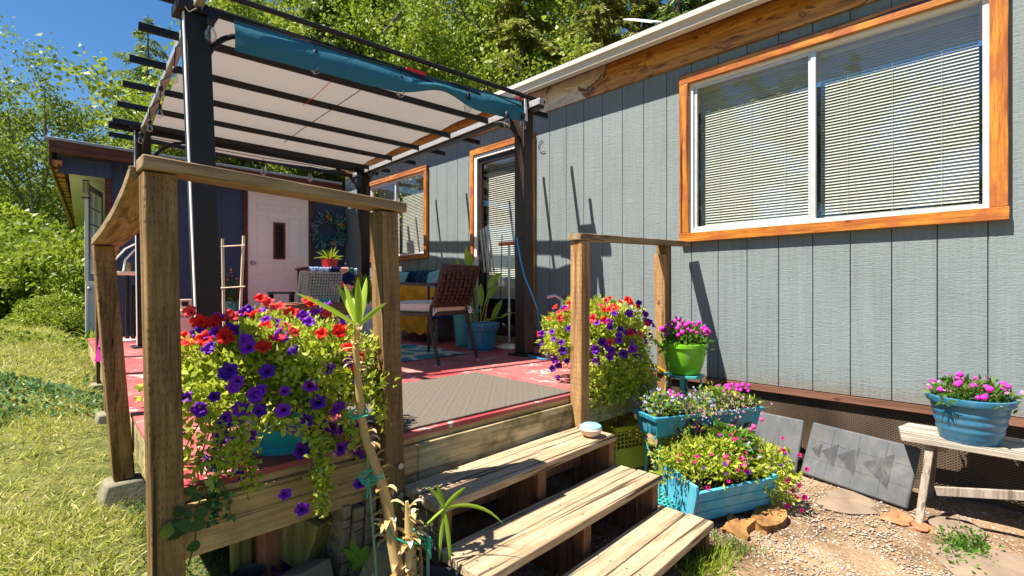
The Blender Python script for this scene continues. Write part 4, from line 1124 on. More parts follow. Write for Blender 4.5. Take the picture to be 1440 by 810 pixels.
def cushion(name, c, size, M, mat, label, cat):
    m = MB(); n_ = 12; vs = []
    for sd in (1, -1):
        for j in range(n_+1):
            for i in range(n_+1):
                u_ = 2*i/n_-1; v_ = 2*j/n_-1
                z = (max(0, 1-abs(u_)**3)*max(0, 1-abs(v_)**3))**.5
                k = 1-.08*(1-abs(u_*v_))
                vs.append(Vector(c)+M@Vector((u_*size[0]/2*k, v_*size[1]/2*k, sd*z*size[2]/2)))
    N1 = (n_+1)**2
    fs = [(j*(n_+1)+i, j*(n_+1)+i+1, (j+1)*(n_+1)+i+1, (j+1)*(n_+1)+i) for j in range(n_) for i in range(n_)]
    m.add(vs, fs+[tuple(x+N1 for x in f[::-1]) for f in fs]); o = m.build(name, mat, None, base=c, angle=180); return tag(o, label, cat)
Mx = Matrix.Rotation(R(-70), 3, 'Y') @ Matrix.Rotation(R(12), 3, 'Z')
cushion('pillow', (3.90,5.35,ZD+.74), (.42,.42,.16), Mx, 'teal_pillow', 'pale teal striped pillow nearer the glazed door on the loveseat', 'pillow')
cushion('pillow', (3.90,6.35,ZD+.74), (.42,.42,.16), Matrix.Rotation(R(-70), 3, 'Y') @ Matrix.Rotation(R(-8), 3, 'Z'), 'teal_pillow', 'pale teal pillow at the far end of the loveseat', 'pillow')
# rumpled mustard blanket
m = MB(); vs = []; nI, nJ = 30, 20
for i in range(nI+1):
    y = 4.80+1.45*i/nI
    for j in range(nJ+1):
        t_ = j/nJ
        if t_ < .5: x = 3.90-.45*t_*2; z = ZD+.50+.20*math.sin(min(1,t_*2+.12)*math.pi*.5+.3)*abs(math.sin((i+2)/(nI+4)*math.pi))**.4
        else: x = 3.45-.02*math.sin(i*.8); z = ZD+.50+.20*math.sin(1.12*math.pi*.5+.3)*abs(math.sin((i+2)/(nI+4)*math.pi))**.4*(1-(t_-.5)*2)-.38*(t_-.5)*2
        wv = .02*math.sin(i*1.3+j*.5)+.015*math.sin(j*1.7-i*.6)
        vs.append((x-abs(wv), y, z+wv*.8))
m.add(vs, [(i*(nJ+1)+j, i*(nJ+1)+j+1, (i+1)*(nJ+1)+j+1, (i+1)*(nJ+1)+j) for i in range(nI) for j in range(nJ)])
o = m.build('blanket','mustard',None,base=(3.7,6.1,ZD+.5),angle=180); tag(o,'crumpled mustard yellow blanket thrown over the loveseat seat','blanket')

# wreath
c0 = pix(462,325,'y',WY-.05)
Wr = thing('wreath', 'teal and yellow flower wreath hanging on the dark wall beside the white door', 'wreath', tuple(c0))
P = []; D_ = []
def ringpts(n, r, sp):
    a = RNG.uniform(0, 2*math.pi, n); rr = r+RNG.normal(size=n)*sp
    P = np.stack([c0.x+rr*np.cos(a), np.full(n, c0.y)-RNG.uniform(.0,.07,n), c0.z+rr*np.sin(a)], 1)
    D = np.stack([np.cos(a)*.8-np.sin(a)*.5, -.4+0*a, np.sin(a)*.8+np.cos(a)*.5], 1)+RNG.normal(size=(n,3))*.45
    return P, D
P, D_ = ringpts(420,.23,.05); V, F = leaf_arrays(P, D_, .075, .4); raw('foliage', V, F, 'leaf_teal', Wr)
P, D_ = ringpts(110,.24,.05); V, F = leaf_arrays(P, D_, .13, .12); raw('lavender_sprigs', V, F, 'lavender_bits', Wr)
for a_ in (95, 290, 30):
    cc = np.array([c0.x+.24*math.cos(R(a_)), c0.y-.07, c0.z+.24*math.sin(R(a_))]); P = np.repeat(cc[None], 26, 0); V, F = leaf_arrays(P, rdirs(26)+np.array([0,-.5,0]), .065, .5); raw('yellow_bloom', V, F, 'yellow_bits', Wr)
MB().tube([(c0.x+.2*math.cos(a_), c0.y+.03, c0.z+.2*math.sin(a_)) for a_ in [R(x) for x in range(0,361,15)]], .015, 6).build('hoop','bark',Wr)

# porch flood lamp on the wing corner
p = pix(476,265,'y',WY-.08)
o = thing('flood_lamp', 'small white twin flood lamp mounted high on the rear wall', 'lamp', tuple(p))
MB().box((p.x-.05,WY-.05,p.z-.05),(p.x+.05,WY-.002,p.z+.05)).build('base','white_paint',o,bevel=.005)
MB().lathe([(0,0),(.03,0),(.05,-.08),(.045,-.085),(0,-.07)], (p.x-.10,WY-.1,p.z+.05), 14).build('lamp_head','white_paint',o)
MB().tube([(p.x-.02,WY-.05,p.z),(p.x-.1,WY-.1,p.z+.04)], .008, 6).build('arm','white_paint',o)

# trellis
T_ = thing('trellis', 'small cream wooden ladder trellis standing in front of the pergola post', 'trellis', (1.2,4.45,ZD))
m = MB(); a, b = Vector((1.13,4.50,ZD)), Vector((1.15,4.35,ZD))
q0, q1 = pix(314,345,'d',4.0), pix(340,345,'d',4.0)
MB().beam((q0.x+.01,q0.y,ZD),(q0.x-.005,q0.y,.405),.018,.018).build('upright','pale_wood',T_)
MB().beam((q1.x-.03,q1.y,ZD),(q1.x+.015,q1.y,.43),.018,.018).build('upright','pale_wood',T_)
dxy = (q1-q0)
for v_, uu in ((347,-.12),(405,-.12)):
    z = (406-v_)/FPX*4.0; A_ = q0+dxy*(-.15); B_ = q1+dxy*.15
    MB().tube([(A_.x,A_.y-.012,z),(B_.x,B_.y-.012,z+.012)], .006, 6).build('rung','pale_wood',T_)

# cooler with a little box on top
Cc = thing('cooler', 'beige cooler chest behind the front railing post', 'cooler', (1.55,7.6,ZD))
p = pix(256,470,'y',7.6)
MB().box((p.x-.20,7.45,ZD+.03),(p.x+.20,7.8,ZD+.32)).build('body','cooler',Cc,bevel=.04)
MB().box((p.x-.21,7.44,ZD+.325),(p.x+.21,7.81,ZD+.40)).build('lid','cooler',Cc,bevel=.02)
o = MB().box((p.x-.06,7.5,ZD+.402),(p.x+.10,7.62,ZD+.53)).build('small_box','beige_box',None,base=(p.x,7.55,ZD+.40),bevel=.006); tag(o,'little beige box with a dark square opening, on the cooler lid','box')
MB().box((p.x-.02,7.494,ZD+.44),(p.x+.05,7.4985,ZD+.50)).build('opening','shade_dark',o)

# black stand with tray and white hoops by the back left
p = pix(179,400,'d',6.2)
Ps = thing('plant_stand', 'black pole stand with round white tray and curved hoops beside the rear pergola post', 'stand', (p.x,p.y,ZD))
MB().tube([(p.x,p.y,ZD+.02),(p.x,p.y,.18)], .022, 8).tube([(p.x+.06,p.y,ZD+.02),(p.x+.06,p.y,.05)], .022, 8).build('pole','black_metal',Ps)
MB().lathe([(0,0),(.14,0),(.14,.03),(0,.04)], (p.x,p.y,ZD), 20).build('base','white_paint',Ps)
MB().lathe([(0,0),(.12,.0),(.16,.03),(.16,.045),(.10,.04),(0,.03)], (p.x,p.y,.17), 22).build('tray','white_paint',Ps)
for k in range(2):
    MB().tube([(p.x-.14+.1*k,p.y,.22),(p.x-.12+.1*k,p.y,.36),(p.x-.02+.1*k,p.y,.50),(p.x+.10+.1*k,p.y,.58)], .012, 6).build('hoop','white_paint',Ps)
MB().tube([(p.x,p.y,.2),(p.x+.02,p.y,.33)], .03, 8).build('valve','bronze',Ps)

# turquoise ceramic pot on a small stand near the door
p = pix(320,436,'d',7.6)
def lathe_obj(name, prof, c, mat, parent, n=30): return MB().lathe(prof, c, n).build(name, mat, parent)
Pt = thing('ceramic_pot_plant', 'glazed turquoise pot of mixed flowers beside the white door', 'potted plant', (p.x,p.y,p.z-.1))
lathe_obj('pot', [(0,0),(.08,0),(.15,.07),(.17,.14),(.155,.22),(.165,.24),(.15,.24),(.14,.20),(0,.20)], (p.x,p.y,p.z-.10), 'turq_glaze', Pt)
foliage('foliage', (p.x,p.y,p.z+.27), (.2,.2,.24), 420, .05, 'leaf_green', Pt)
P, d = mound_points((p.x,p.y,p.z+.30), (.2,.2,.26), 60, .9); V, F = leaf_arrays(P, d, .04, .9); raw('pink_flowers', V, F, 'pink_bits', Pt)['kind'] = 'stuff'
P, d = mound_points((p.x,p.y,p.z+.36), (.14,.14,.24), 26, .9); V, F = leaf_arrays(P, d, .045, .9); raw('yellow_flowers', V, F, 'yellow_bits', Pt)['kind'] = 'stuff'
St = thing('pot_stand', 'small dark wire stand carrying the turquoise pot', 'stand', (p.x,p.y,ZD))
MB().lathe([(0,0),(.12,0),(.12,.015),(0,.015)], (p.x,p.y,p.z-.116), 18).build('top','black_metal',St)
for k in range(3):
    a_ = R(120*k+20); MB().tube([(p.x+.1*math.cos(a_),p.y+.1*math.sin(a_),p.z-.116),(p.x+.13*math.cos(a_),p.y+.13*math.sin(a_),ZD)], .01, 6).build('leg','black_metal',St)

# pole heater / chime stand with round base
b0 = pix(716,489,'z',ZD)
Fs = thing('pole_stand', 'chrome pole stand with round steel base and an orange clamp at its head', 'stand', (b0.x,b0.y,ZD))
lathe_obj('base', [(0,.0),(.165,0),(.165,.012),(.10,.035),(.03,.055),(0,.055)], (b0.x,b0.y,ZD+.001), 'galv', Fs, 36)
zt_ = .50
MB().tube([(b0.x,b0.y,ZD+.05),(b0.x,b0.y,zt_)], .014, 10).build('pole','steel',Fs)
MB().tube([(b0.x,b0.y,-.30),(b0.x,b0.y,-.22)], .020, 10).build('collar','steel',Fs)
vd = Vector((.71,-.70,0))
MB().beam(Vector((b0.x,b0.y,zt_))-vd*.12, Vector((b0.x,b0.y,zt_+.02))+vd*.10, .06,.04).build('clamp','orange_plastic',Fs,bevel=.006)
for k in range(4):
    c = Vector((b0.x,b0.y,zt_))-vd*(.20+.055*k); 
    MB().beam(c+Vector((0,-.04*k,.22-.02*k))-vd*.04, c+vd*.03+Vector((0,-.03*k,-.32)), .022,.010, up=(0,1,0)).build('metal_slat','galv',Fs,bevel=.003)
MB().tube([Vector((b0.x,b0.y,zt_+.1))-vd*.08, Vector((b0.x,b0.y,-.2))-vd*.10], .006, 5).build('cord','cord_black',Fs)
pts = [Vector((b0.x,b0.y,zt_))+vd*.10, pix(727,335,'d',4.85), pix(731,362,'d',4.78), pix(738,390,'d',4.74), pix(748,414,'d',4.74), pix(756,436,'d',4.80), pix(757,455,'d',5.0), pix(750,474,'d',5.25), pix(735,478,'d',5.22), pix(728,483,'z',ZD+.03), pix(731,489,'z',ZD+.012), pix(742,500,'z',ZD+.012), pix(762,505,'z',ZD+.012), pix(795,505,'z',ZD+.012)]
m = MB().tube(pts, .008, 6); o = m.build('extension_cord','cord_blue',None,base=pts[0]); tag(o,'blue cord running from the pole stand around the pergola post onto the deck','cord')
# tap near the wall
p = pix(790,425,'x',WX-.3)
o = thing('garden_tap', 'silver tap with lever poking up behind the right petunias', 'tap', tuple(p))
MB().tube([p+Vector((.0,0,-.5)), p+Vector((0,0,.03))], .02, 8).build('riser','steel',o)
MB().tube([p+Vector((0,0,.03)), p+Vector((-.05,.05,.07)), p+Vector((-.11,.11,.05))], .018, 8).build('spout','steel',o)
MB().beam(p+Vector((0,0,.05)), p+Vector((.03,-.08,.09)), .02,.01).build('lever','rust',o)

# ------------------------------------------------------------------ flowers
def petunia_mesh():
    n = 30; rings = [(0,-.022),(.006,-.02),(.012,-.006),(.022,.0),(.032,.001)]
    mb = MB(); vs = []
    for ri, (r_, z) in enumerate(rings):
        for k in range(n):
            a = 2*math.pi*k/n
            lob = 1-.16*abs(math.cos(2.5*a))**3*(ri/4)**2*1.4 if ri > 1 else 1
            vs.append((r_*lob*math.cos(a), r_*lob*math.sin(a), z+(.004*math.sin(5*a)+.0022*math.sin(12*a+1))*(ri/4)**2-(.003*(ri == 4))))
    fs = [(i*n+k, i*n+(k+1)%n, (i+1)*n+(k+1)%n, (i+1)*n+k) for i in range(len(rings)-1) for k in range(n)]
    return mb.add(vs, fs)
FM = {}
for c_ in ('red','coral','purple','violet','magenta'):
    o = petunia_mesh().build('tmp','petal_'+c_,None,angle=180); FM[c_] = o.data; bpy.data.objects.remove(o)
def ball_mesh(mat):
    o = MB().blob((0,0,0), 1, 3, .12, 9, 6).build('tmp', mat, None, angle=180); d = o.data; bpy.data.objects.remove(o); return d
BALL = {'magenta': ball_mesh('bloom_magenta'), 'pink': ball_mesh('bloom_pink')}
CNT = {}
def flower(parent, kind, p, d, s=1.0, name=None):
    key = (parent.name, kind)
    if CNT.get(key, 0) >= 98: return None
    CNT[key] = CNT.get(key, 0)+1
    ball = kind.startswith('ball_')
    me = BALL[kind[5:]] if ball else FM[kind]
    nm = name or (kind+'_petunia' if not ball else kind[5:]+'_flower_head')
    o = bpy.data.objects.new(nm, me); col.objects.link(o); o.parent = parent
    o.location = Vector(p)-ORG[parent.name]
    q = Vector(d).to_track_quat('Z','Y'); o.rotation_euler = q.to_euler(); s = s*random.uniform(.72,1.15); o.scale = (s, s*random.uniform(.85,1.0), s*random.uniform(.8,1.6)) if not ball else (s,)*3
    return o
def ray_ell(u, v, c, r):
    d = pix(u, v, 'd', 1.0); c = Vector(c); r = Vector(r)
    dd = Vector((d.x/r.x, d.y/r.y, d.z/r.z)); cc = Vector((c.x/r.x, c.y/r.y, c.z/r.z))
    A = dd.dot(dd); B = -2*dd.dot(cc); Cq = cc.dot(cc)-1; disc = B*B-4*A*Cq
    if disc < 0: t_ = c.dot(d)/d.dot(d)
    else: t_ = (-B-math.sqrt(disc))/(2*A)
    P = d*t_; n = Vector(((P.x-c.x)/r.x**2, (P.y-c.y)/r.y**2, (P.z-c.z)/r.z**2)).normalized()
    return P, n
def pot_prof(r0, r1, h, lip=.02, th=.01, steps=()):
    pr = [(0,0),(r0,0),(r0+.004,.006)]
    for t_ in (.25,.5,.75): pr.append((r0+(r1-r0)*t_, h*t_))
    pr += [(r1-.004,h-lip*1.6),(r1+.012,h-lip*1.5),(r1+.016,h-.004),(r1+.010,h),(r1-.004,h),(r1-.008,h-.03),(0,h-.035)]
    return pr

# big front petunia
pc = (.79,2.16); 
FP = thing('petunia_pot', 'bright cyan pot overflowing with red and purple petunias at the near deck corner', 'potted plant', (pc[0],pc[1],ZD))
lathe_obj('pot', [(0,.001),(.125,.001),(.13,.02),(.122,.028),(.135,.04),(.165,.17),(.195,.28),(.205,.28),(.212,.31),(.20,.315),(.185,.30),(0,.28)], (pc[0],pc[1],ZD), 'cyan_pot', FP, 40)
ec, er = (pc[0]-.02,pc[1]-.0,ZD+.30), (.40,.37,.235)
ext_ = []
def fall(start, drop, out, n, sp=.018):
    p = Vector(start); d = Vector((p.x-pc[0], p.y-pc[1], 0)).normalized(); pts = [p]
    for k in range(5): p = p+d*out*(1-k/6)/5+Vector((random.uniform(-.012,.012),random.uniform(-.012,.012),-drop/5)); pts.append(p)
    return strand(pts, n, sp), pts
foliage('foliage', ec, er, 13000, .030, 'leaf_petunia', FP, .55, low=-.62, shell=.45)
foliage('inner_foliage', (ec[0],ec[1],ec[2]-.0), (.3,.28,.22), 1800, .045, 'leaf_mid', FP, .5, low=-.8, shell=.2)
sp_, sd_ = [], []; stems = MB()
for (u, v, dz, nl) in ((300,560,.26,80),(265,540,.20,60),(330,575,.22,90),(360,600,.20,110),(440,590,.34,200),(465,600,.34,200),(490,590,.22,120),(420,610,.24,120),(288,580,.18,60),(255,500,.20,70),(510,540,.16,90),(345,560,.22,120),(275,520,.18,60),(480,560,.18,100)):
    P_, n_ = ray_ell(u, v, ec, er); (pp, dd_), pts = fall(P_, dz, .10, nl, .014); sp_.append(pp); sd_.append(dd_); stems.tube(pts, .0022, 4)
for (u, v) in ((445,650),(452,675)): 
    P_, n_ = ray_ell(u-5, 590, ec, er); q = pix(u, v+30, 'y', 1.86); (pp, dd_) = strand([P_, P_.lerp(q,.5)+Vector((0,-.03,.03)), q], 130, .014); sp_.append(pp); sd_.append(dd_); stems.tube([P_, P_.lerp(q,.5)+Vector((0,-.03,.03)), q], .0022, 4)
V, F = leaf_arrays(np.vstack(sp_), np.vstack(sd_), .030, .6); raw('trailing_foliage', V, F, 'leaf_petunia', FP)
stems.build('stems','leaf_green',FP)
cam = Vector((0,0,0))
def place_flowers(parent, lst, ec, er, size, out=.02):
    for kind, u, v in lst:
        P_, n_ = ray_ell(u, v, ec, er); vdir = (cam-P_).normalized()
        dd_ = (n_*.6+vdir*.55+Vector((random.uniform(-.6,.6),random.uniform(-.6,.6),random.uniform(-.25,.6)))).normalized()
        flower(parent, kind, P_+n_*out, dd_, size)
reds = [(272,449),(285,462),(303,466),(312,458),(292,470),(275,490),(265,492),(323,483),(318,478),(375,468),(385,490),(372,495),(412,478),(378,436),(392,441),(368,430),(430,432),(436,436),(482,494),(492,520),(495,507),(472,476),(478,470),(448,478),(400,470),(330,455),(355,450),(410,450),(500,480),(508,470),(390,484),(345,470),(455,450),(295,485)]
purps = [(285,478),(295,482),(305,478),(345,450),(352,447),(350,488),(425,455),(440,452),(447,447),(470,462),(478,466),(487,460),(500,445),(432,463),(455,438),(325,530),(338,538),(333,545),(345,570),(293,570),(313,593),(288,610),(303,620),(296,632),(337,580),(340,568),(335,600),(362,556),(368,570),(400,548),(427,582),(457,522),(493,535),(471,564),(485,592),(478,592),(495,590),(445,612),(460,634),(484,622),(497,625),(505,628),(355,635),(425,634),(310,555),(270,555),(462,592),(355,600),(393,470),(375,460),(300,500),(410,500),(442,560),(320,590)]
place_flowers(FP, [(random.choice(['red','coral','red']) if v < 500 else 'red', u, v) for u, v in reds if random.random() < .72], ec, er, 1.02, .035)
place_flowers(FP, [(random.choice(['purple','purple','violet']), u, v) for u, v in purps], ec, er, .86, .035)
place_flowers(FP, [(random.choice(['purple','violet','purple','red']) if v < 500 else random.choice(['purple','violet']), u, v) for u, v in [(random.uniform(262,515), random.uniform(445,610)) for _ in range(30)]], ec, er, .95, .035)
for kind, u, v, y in (('purple',401,695,1.84),('purple',425,716,1.83),('violet',425,634,1.85),('purple',480,632,1.83),('purple',300,655,1.98),('violet',333,668,1.95),('purple',450,655,1.87),('purple',505,680,1.84)):
    P_ = pix(u, v, 'y', y); flower(FP, kind, P_, (Vector((0,0,0))-P_).normalized()+Vector((random.uniform(-.3,.3),0,random.uniform(-.3,.2))), .95)
# creeping vine tail on the deck corner with round leaves
Vn = thing('creeping_vine', 'thin green vine with round leaves trailing down the near deck corner', 'plant', (.45,1.9,-.8))
m = MB(); pts = [pix(300,640,'y',1.96), pix(303,665,'y',1.915), pix(300,700,'y',1.91), pix(302,735,'y',1.91)]; m.tube(pts, .003, 5)
pts2 = [pix(285,690,'y',1.915), pix(276,720,'y',1.90), pix(275,760,'y',1.89), pix(265,795,'y',1.89)]; m.tube([pts[1]]+pts2, .003, 5)
pts3 = [pix(318,690,'y',1.915), pix(322,712,'y',1.91), pix(325,728,'y',1.91)]; m.tube([pts[1]]+pts3, .002, 5)
m.build('stems','leaf_green',Vn)
P, d = strand(pts, 170, .010); V, F = leaf_arrays(P, d, .020, .8); raw('foliage', V, F, 'ivy', Vn)
P, d = strand(pts3, 16, .006); V, F = leaf_arrays(P, d, .022, .8); raw('foliage', V, F, 'ivy', Vn)
m = MB()
for (u, v, r_) in ((282,722,.022),(278,738,.024),(272,768,.020),(268,690,.02),(244,745,.036),(255,742,.03),(262,725,.018),(252,720,.018),(275,700,.016)):
    p = pix(u, v, 'y', 1.845 if u < 260 else 1.87); c_ = [Vector((p.x+r_*math.cos(a)*1.0, p.y+.004*math.sin(a*2), p.z+r_*math.sin(a)*.9)) for a in np.linspace(0, 2*math.pi, 10, endpoint=False)]
    i0 = len(m.v); m.v += [tuple(p+Vector((0,-.006,0)))]+[tuple(x) for x in c_]; m.f += [(i0, i0+1+k, i0+1+(k+1)%10) for k in range(10)]
m.build('round_leaves','leaf_deep',Vn,angle=180)

# right petunia
pc = (2.98,2.16)
RP = thing('petunia_pot', 'blue pot with a tall mound of red and purple petunias behind the right railing post', 'potted plant', (pc[0],pc[1],ZD))
lathe_obj('pot', pot_prof(.13,.17,.30), (pc[0],pc[1],ZD+.001), 'blue_pot', RP, 34)
ec2, er2 = (pc[0]+.0,pc[1]-.02,ZD+.315), (.37,.35,.26)
P_ = []; D_ = []
foliage('foliage', ec2, er2, 8500, .033, 'leaf_petunia', RP, .55, low=-.7, shell=.5)
foliage('inner_foliage', ec2, (.28,.26,.2), 1100, .045, 'leaf_mid', RP, .5, low=-.8, shell=.2)
sp_, sd_ = [], []
for a_ in range(-150, 20, 10):
    a0 = R(a_); st = Vector((ec2[0]+.33*math.cos(a0), ec2[1]+.31*math.sin(a0), ec2[2]-.12)); 
    dr = .30 if -75 < a_ < 0 else .22
    if a_ < -110: dr = .3
    pts = [st, st+Vector((.03*math.cos(a0),.03*math.sin(a0),-dr*.4)), st+Vector((.03*math.cos(a0),.02*math.sin(a0),-dr*random.uniform(.7,1.15)))]
    pp, dd_ = strand(pts, 230, .035); sp_.append(pp); sd_.append(dd_)
V, F = leaf_arrays(np.vstack(sp_), np.vstack(sd_), .034, .6); raw('trailing_foliage', V, F, 'leaf_petunia', RP)
lst = [(k, u, v) for k, u, v in [('red',785,437),('coral',790,445),('red',778,452),('coral',793,452),('red',812,428),('red',806,433),('red',764,470),('coral',852,430),('red',862,438),('red',870,432),('coral',855,441),('red',885,432),('red',893,437),('red',856,425),('coral',845,436),('red',800,440),('red',880,428)]]
for (u, v) in ((770,470),(782,468),(804,464),(775,492),(785,500),(796,490),(790,508),(768,480),(855,463),(866,472),(903,455),(912,460),(886,467),(866,478),(852,485),(872,494),(883,481),(900,478),(907,472),(857,490),(896,507),(856,535),(875,510),(884,488),(862,446),(894,432),(902,447),(868,465),(845,480),(890,520),(862,520),(880,534)): lst.append((random.choice(['purple','violet']), u, v))
for _ in range(46):
    u, v = random.uniform(765,910), random.uniform(440,560); lst.append((random.choice(['purple','violet','purple','red','coral']) if v < 480 else random.choice(['purple','violet']), u, v))
place_flowers(RP, lst, ec2, er2, 1.0, .04)

def globe_plant(parent, c, r, nleaf, nball, br, leafmat='leaf_green', kind='ball_magenta', leaf=.045):
    foliage('foliage', c, r, nleaf, leaf, leafmat, parent, .32, low=-.35, shell=.3, up=.6)
    st = MB()
    for k in range(nball):
        a = random.uniform(0, 2*math.pi); q = math.sqrt(random.random())
        p = Vector((c[0]+r[0]*q*1.05*math.cos(a), c[1]+r[1]*q*1.05*math.sin(a), c[2]+r[2]*(1.0-.5*q*q)+random.uniform(-.03,.04)))
        b = Vector((c[0]+r[0]*q*.5*math.cos(a), c[1]+r[1]*q*.5*math.sin(a), c[2]))
        st.tube([b, b.lerp(p,.6)+Vector((0,0,.01)), p], .0018, 4); flower(parent, kind, p, (0,0,1), br)
    st.build('stems','leaf_green',parent)
# green pot on a teal stool
gc = Vector((3.57,1.745,-.645))
o = thing('stool', 'small teal metal stool on the ground carrying the lime green pot', 'stool', (gc.x,gc.y,-1.36))
MB().lathe([(0,0),(.15,0),(.15,-.02),(.14,-.022),(0,-.022)], (gc.x,gc.y,gc.z), 6).build('seat','teal_metal',o,bevel=.003)
for k in range(4):
    a_ = R(90*k+20); MB().beam((gc.x+.12*math.cos(a_),gc.y+.12*math.sin(a_),gc.z-.022),(gc.x+.17*math.cos(a_),gc.y+.17*math.sin(a_),-1.36),.03,.012,up=(math.cos(a_),math.sin(a_),.1)).build('leg','teal_metal',o)
o = thing('green_flower_pot', 'lime green pot of magenta globe flowers on the teal stool', 'potted plant', tuple(gc+Vector((0,0,.001))))
lathe_obj('pot', [(0,0),(.10,0),(.115,.012),(.14,.08),(.158,.17),(.162,.20),(.172,.205),(.174,.232),(.165,.235),(.158,.20),(0,.20)], tuple(gc+Vector((0,0,.001))), 'green_pot', o, 36)
globe_plant(o, (gc.x,gc.y,gc.z+.235), (.17,.17,.14), 500, 62, .0165, leaf=.06)

# ribbed pot on the bench
bc = pix(1368,627,'z',-.879); bc = Vector((3.90,.165,-.879))
o = thing('bench_flower_pot', 'ribbed blue pot of magenta globe flowers on the old bench', 'potted plant', tuple(bc))
pr = [(0,0),(.125,0),(.130,.008)]
for k in range(22):
    t_ = k/21; r_ = .13+(.178-.13)*(t_**.75)+(.003*math.sin(t_*math.pi*9) if .25 < t_ < .85 else 0); pr.append((r_, .01+.215*t_))
pr += [(.192,.222),(.197,.235),(.197,.256),(.190,.260),(.180,.256),(.176,.22),(0,.215)]
lathe_obj('pot', pr, tuple(bc), 'ribbed_pot', o, 44)
globe_plant(o, (bc.x,bc.y,bc.z+.25), (.185,.185,.085), 750, 30, .016, 'leaf_green', leaf=.05)
P, d = mound_points((bc.x,bc.y,bc.z+.29), (.19,.19,.08), 60, .8, 0); V, F = leaf_arrays(P, d, .022, .7); raw('small_flowers', V, F, 'pink_bits', o)['kind'] = 'stuff'

# bench
o = thing('bench', 'old bleached wooden bench with a crooked plank top by the mesh skirt', 'bench', (3.85,.1,-1.36))
m = MB(); m.slab([(3.78,-.9,-.915),(4.0,-.9,-.915),(3.985,.50,-.915),(3.75,.46,-.915)], .036); m.build('seat_board','bench_grey',o,bevel=.005)
m = MB(); m.slab([(4.005,-.9,-.917),(4.16,-.9,-.917),(4.15,.47,-.917),(3.99,.505,-.917)], .034); m.build('seat_board','bench_grey',o,bevel=.005)
for (x_, xb, y_) in ((3.80,3.66,.33),(4.13,4.16,.33)):
    MB().beam((xb,y_+.04,gh(3.7,.3)),(x_,y_,-.917),.026,.038,up=(0,1,0)).build('leg','bench_leg',o,bevel=.004)
for (x_, xb, y_) in ((3.82,3.68,-.75),(4.13,4.16,-.75)):
    MB().beam((xb,y_,gh(3.7,.3)),(x_,y_,-.917),.026,.038,up=(0,1,0)).build('leg','bench_leg',o,bevel=.004)
MB().beam((3.72,.30,-1.16),(3.80,-.72,-.96),.02,.05).build('brace','bench_leg',o,bevel=.003)
MB().box((3.84,.26,-.96),(4.12,.30,-.918)).build('cross_rail','bench_leg',o,bevel=.003)

# trough on wire stand
A_ = Vector((2.78,1.54,0)); B_ = Vector((3.56,1.17,0)); ux = (B_-A_).normalized(); uy = Vector((-ux.y,ux.x,0)); Lt = (B_-A_).length; zt0, zt1 = -.93, -.80; Wt = .25
o = thing('trough_planter', 'long blue plastic trough of lilac and magenta flowers on a wire stand', 'planter', (3.2,1.45,zt0))
def fr_pt(a, b, z): q = A_+ux*a+uy*b; return Vector((q.x,q.y,z))
m = MB(); n_ = 44
def ring(ins, z, rib=0):
    pts = []
    for (a0,b0,a1,b1,k) in ((ins,ins,Lt-ins,ins,26),(Lt-ins,ins,Lt-ins,Wt-ins,10),(Lt-ins,Wt-ins,ins,Wt-ins,26),(ins,Wt-ins,ins,ins,10)):
        for j in range(k):
            t_ = j/k; e = rib*(1 if (j%6) in (2,3,4) and 1 < j < k-1 else 0)
            a = a0+(a1-a0)*t_; b = b0+(b1-b0)*t_
            if b0 == b1: b += e*(1 if b0 < Wt/2 else -1)
            else: a += e*(-1 if a0 > Lt/2 else 1)
            pts.append(fr_pt(a, b, z))
    return pts
rings = [ring(.035,zt0),ring(.03,zt0+.003,.004),ring(.014,zt1-.03,.004),ring(.0,zt1-.028),ring(-.006,zt1-.004),ring(-.004,zt1),ring(.012,zt1),ring(.016,zt1-.03)]
nr = len(rings[0]); i0 = len(m.v)
for r_ in rings: m.v += [tuple(q) for q in r_]
m.f += [(i*nr+k, i*nr+(k+1)%nr, (i+1)*nr+(k+1)%nr, (i+1)*nr+k) for i in range(len(rings)-1) for k in range(nr)]
m.f.append(tuple(range(nr))[::-1]); m.build('trough','trough_blue',o)
MB().add([fr_pt(.017,.017,zt1-.025),fr_pt(Lt-.017,.017,zt1-.025),fr_pt(Lt-.017,Wt-.017,zt1-.025),fr_pt(.017,Wt-.017,zt1-.025)],[(0,1,2,3)]).build('soil','soil',o)
def row_foliage(a0, a1, hgt, n, mat, name, leaf, w=.14, asp=.35, b=.12, up=.8, low=0):
    P = []; 
    for _ in range(n):
        a = random.uniform(a0, a1); h = hgt*(random.random()**.7)*(.7+.3*math.sin(a*13)); P.append(tuple(fr_pt(a, b+random.gauss(0, w*.5), zt1-.02+h+low)))
    V, F = leaf_arrays(np.array(P), rdirs(n, up), leaf, asp); return raw(name, V, F, mat, o)
row_foliage(.02, Lt-.02, .13, 1500, 'leaf_green', 'foliage', .045)
row_foliage(.02, Lt-.1, .15, 800, 'leaf_petunia', 'foliage', .035)
lb = row_foliage(.0, .22, .17, 190, 'lavender_bits', 'lobelia_blooms', .020, .2, .8); lb['kind'] = 'stuff'
lb = row_foliage(.38, .5, .20, 130, 'lavender_bits', 'lobelia_blooms', .020, .14, .8); lb['kind'] = 'stuff'
lb = row_foliage(.20, .50, .13, 500, 'pink_bits', 'thyme_blooms', .014, .22, .8, .08); lb['kind'] = 'stuff'
lb = row_foliage(.52, .72, .12, 300, 'pink_bits', 'thyme_blooms', .014, .22, .8, .06); lb['kind'] = 'stuff'
for (a0,a1,n_,hh) in ((.12,.24,12,.13),(.60,.82,24,.15)):
    for _ in range(n_): flower(o, 'ball_magenta', fr_pt(random.uniform(a0,a1), random.uniform(.02,.2), zt1+random.uniform(hh*.5,hh)), (0,0,1), .0125)
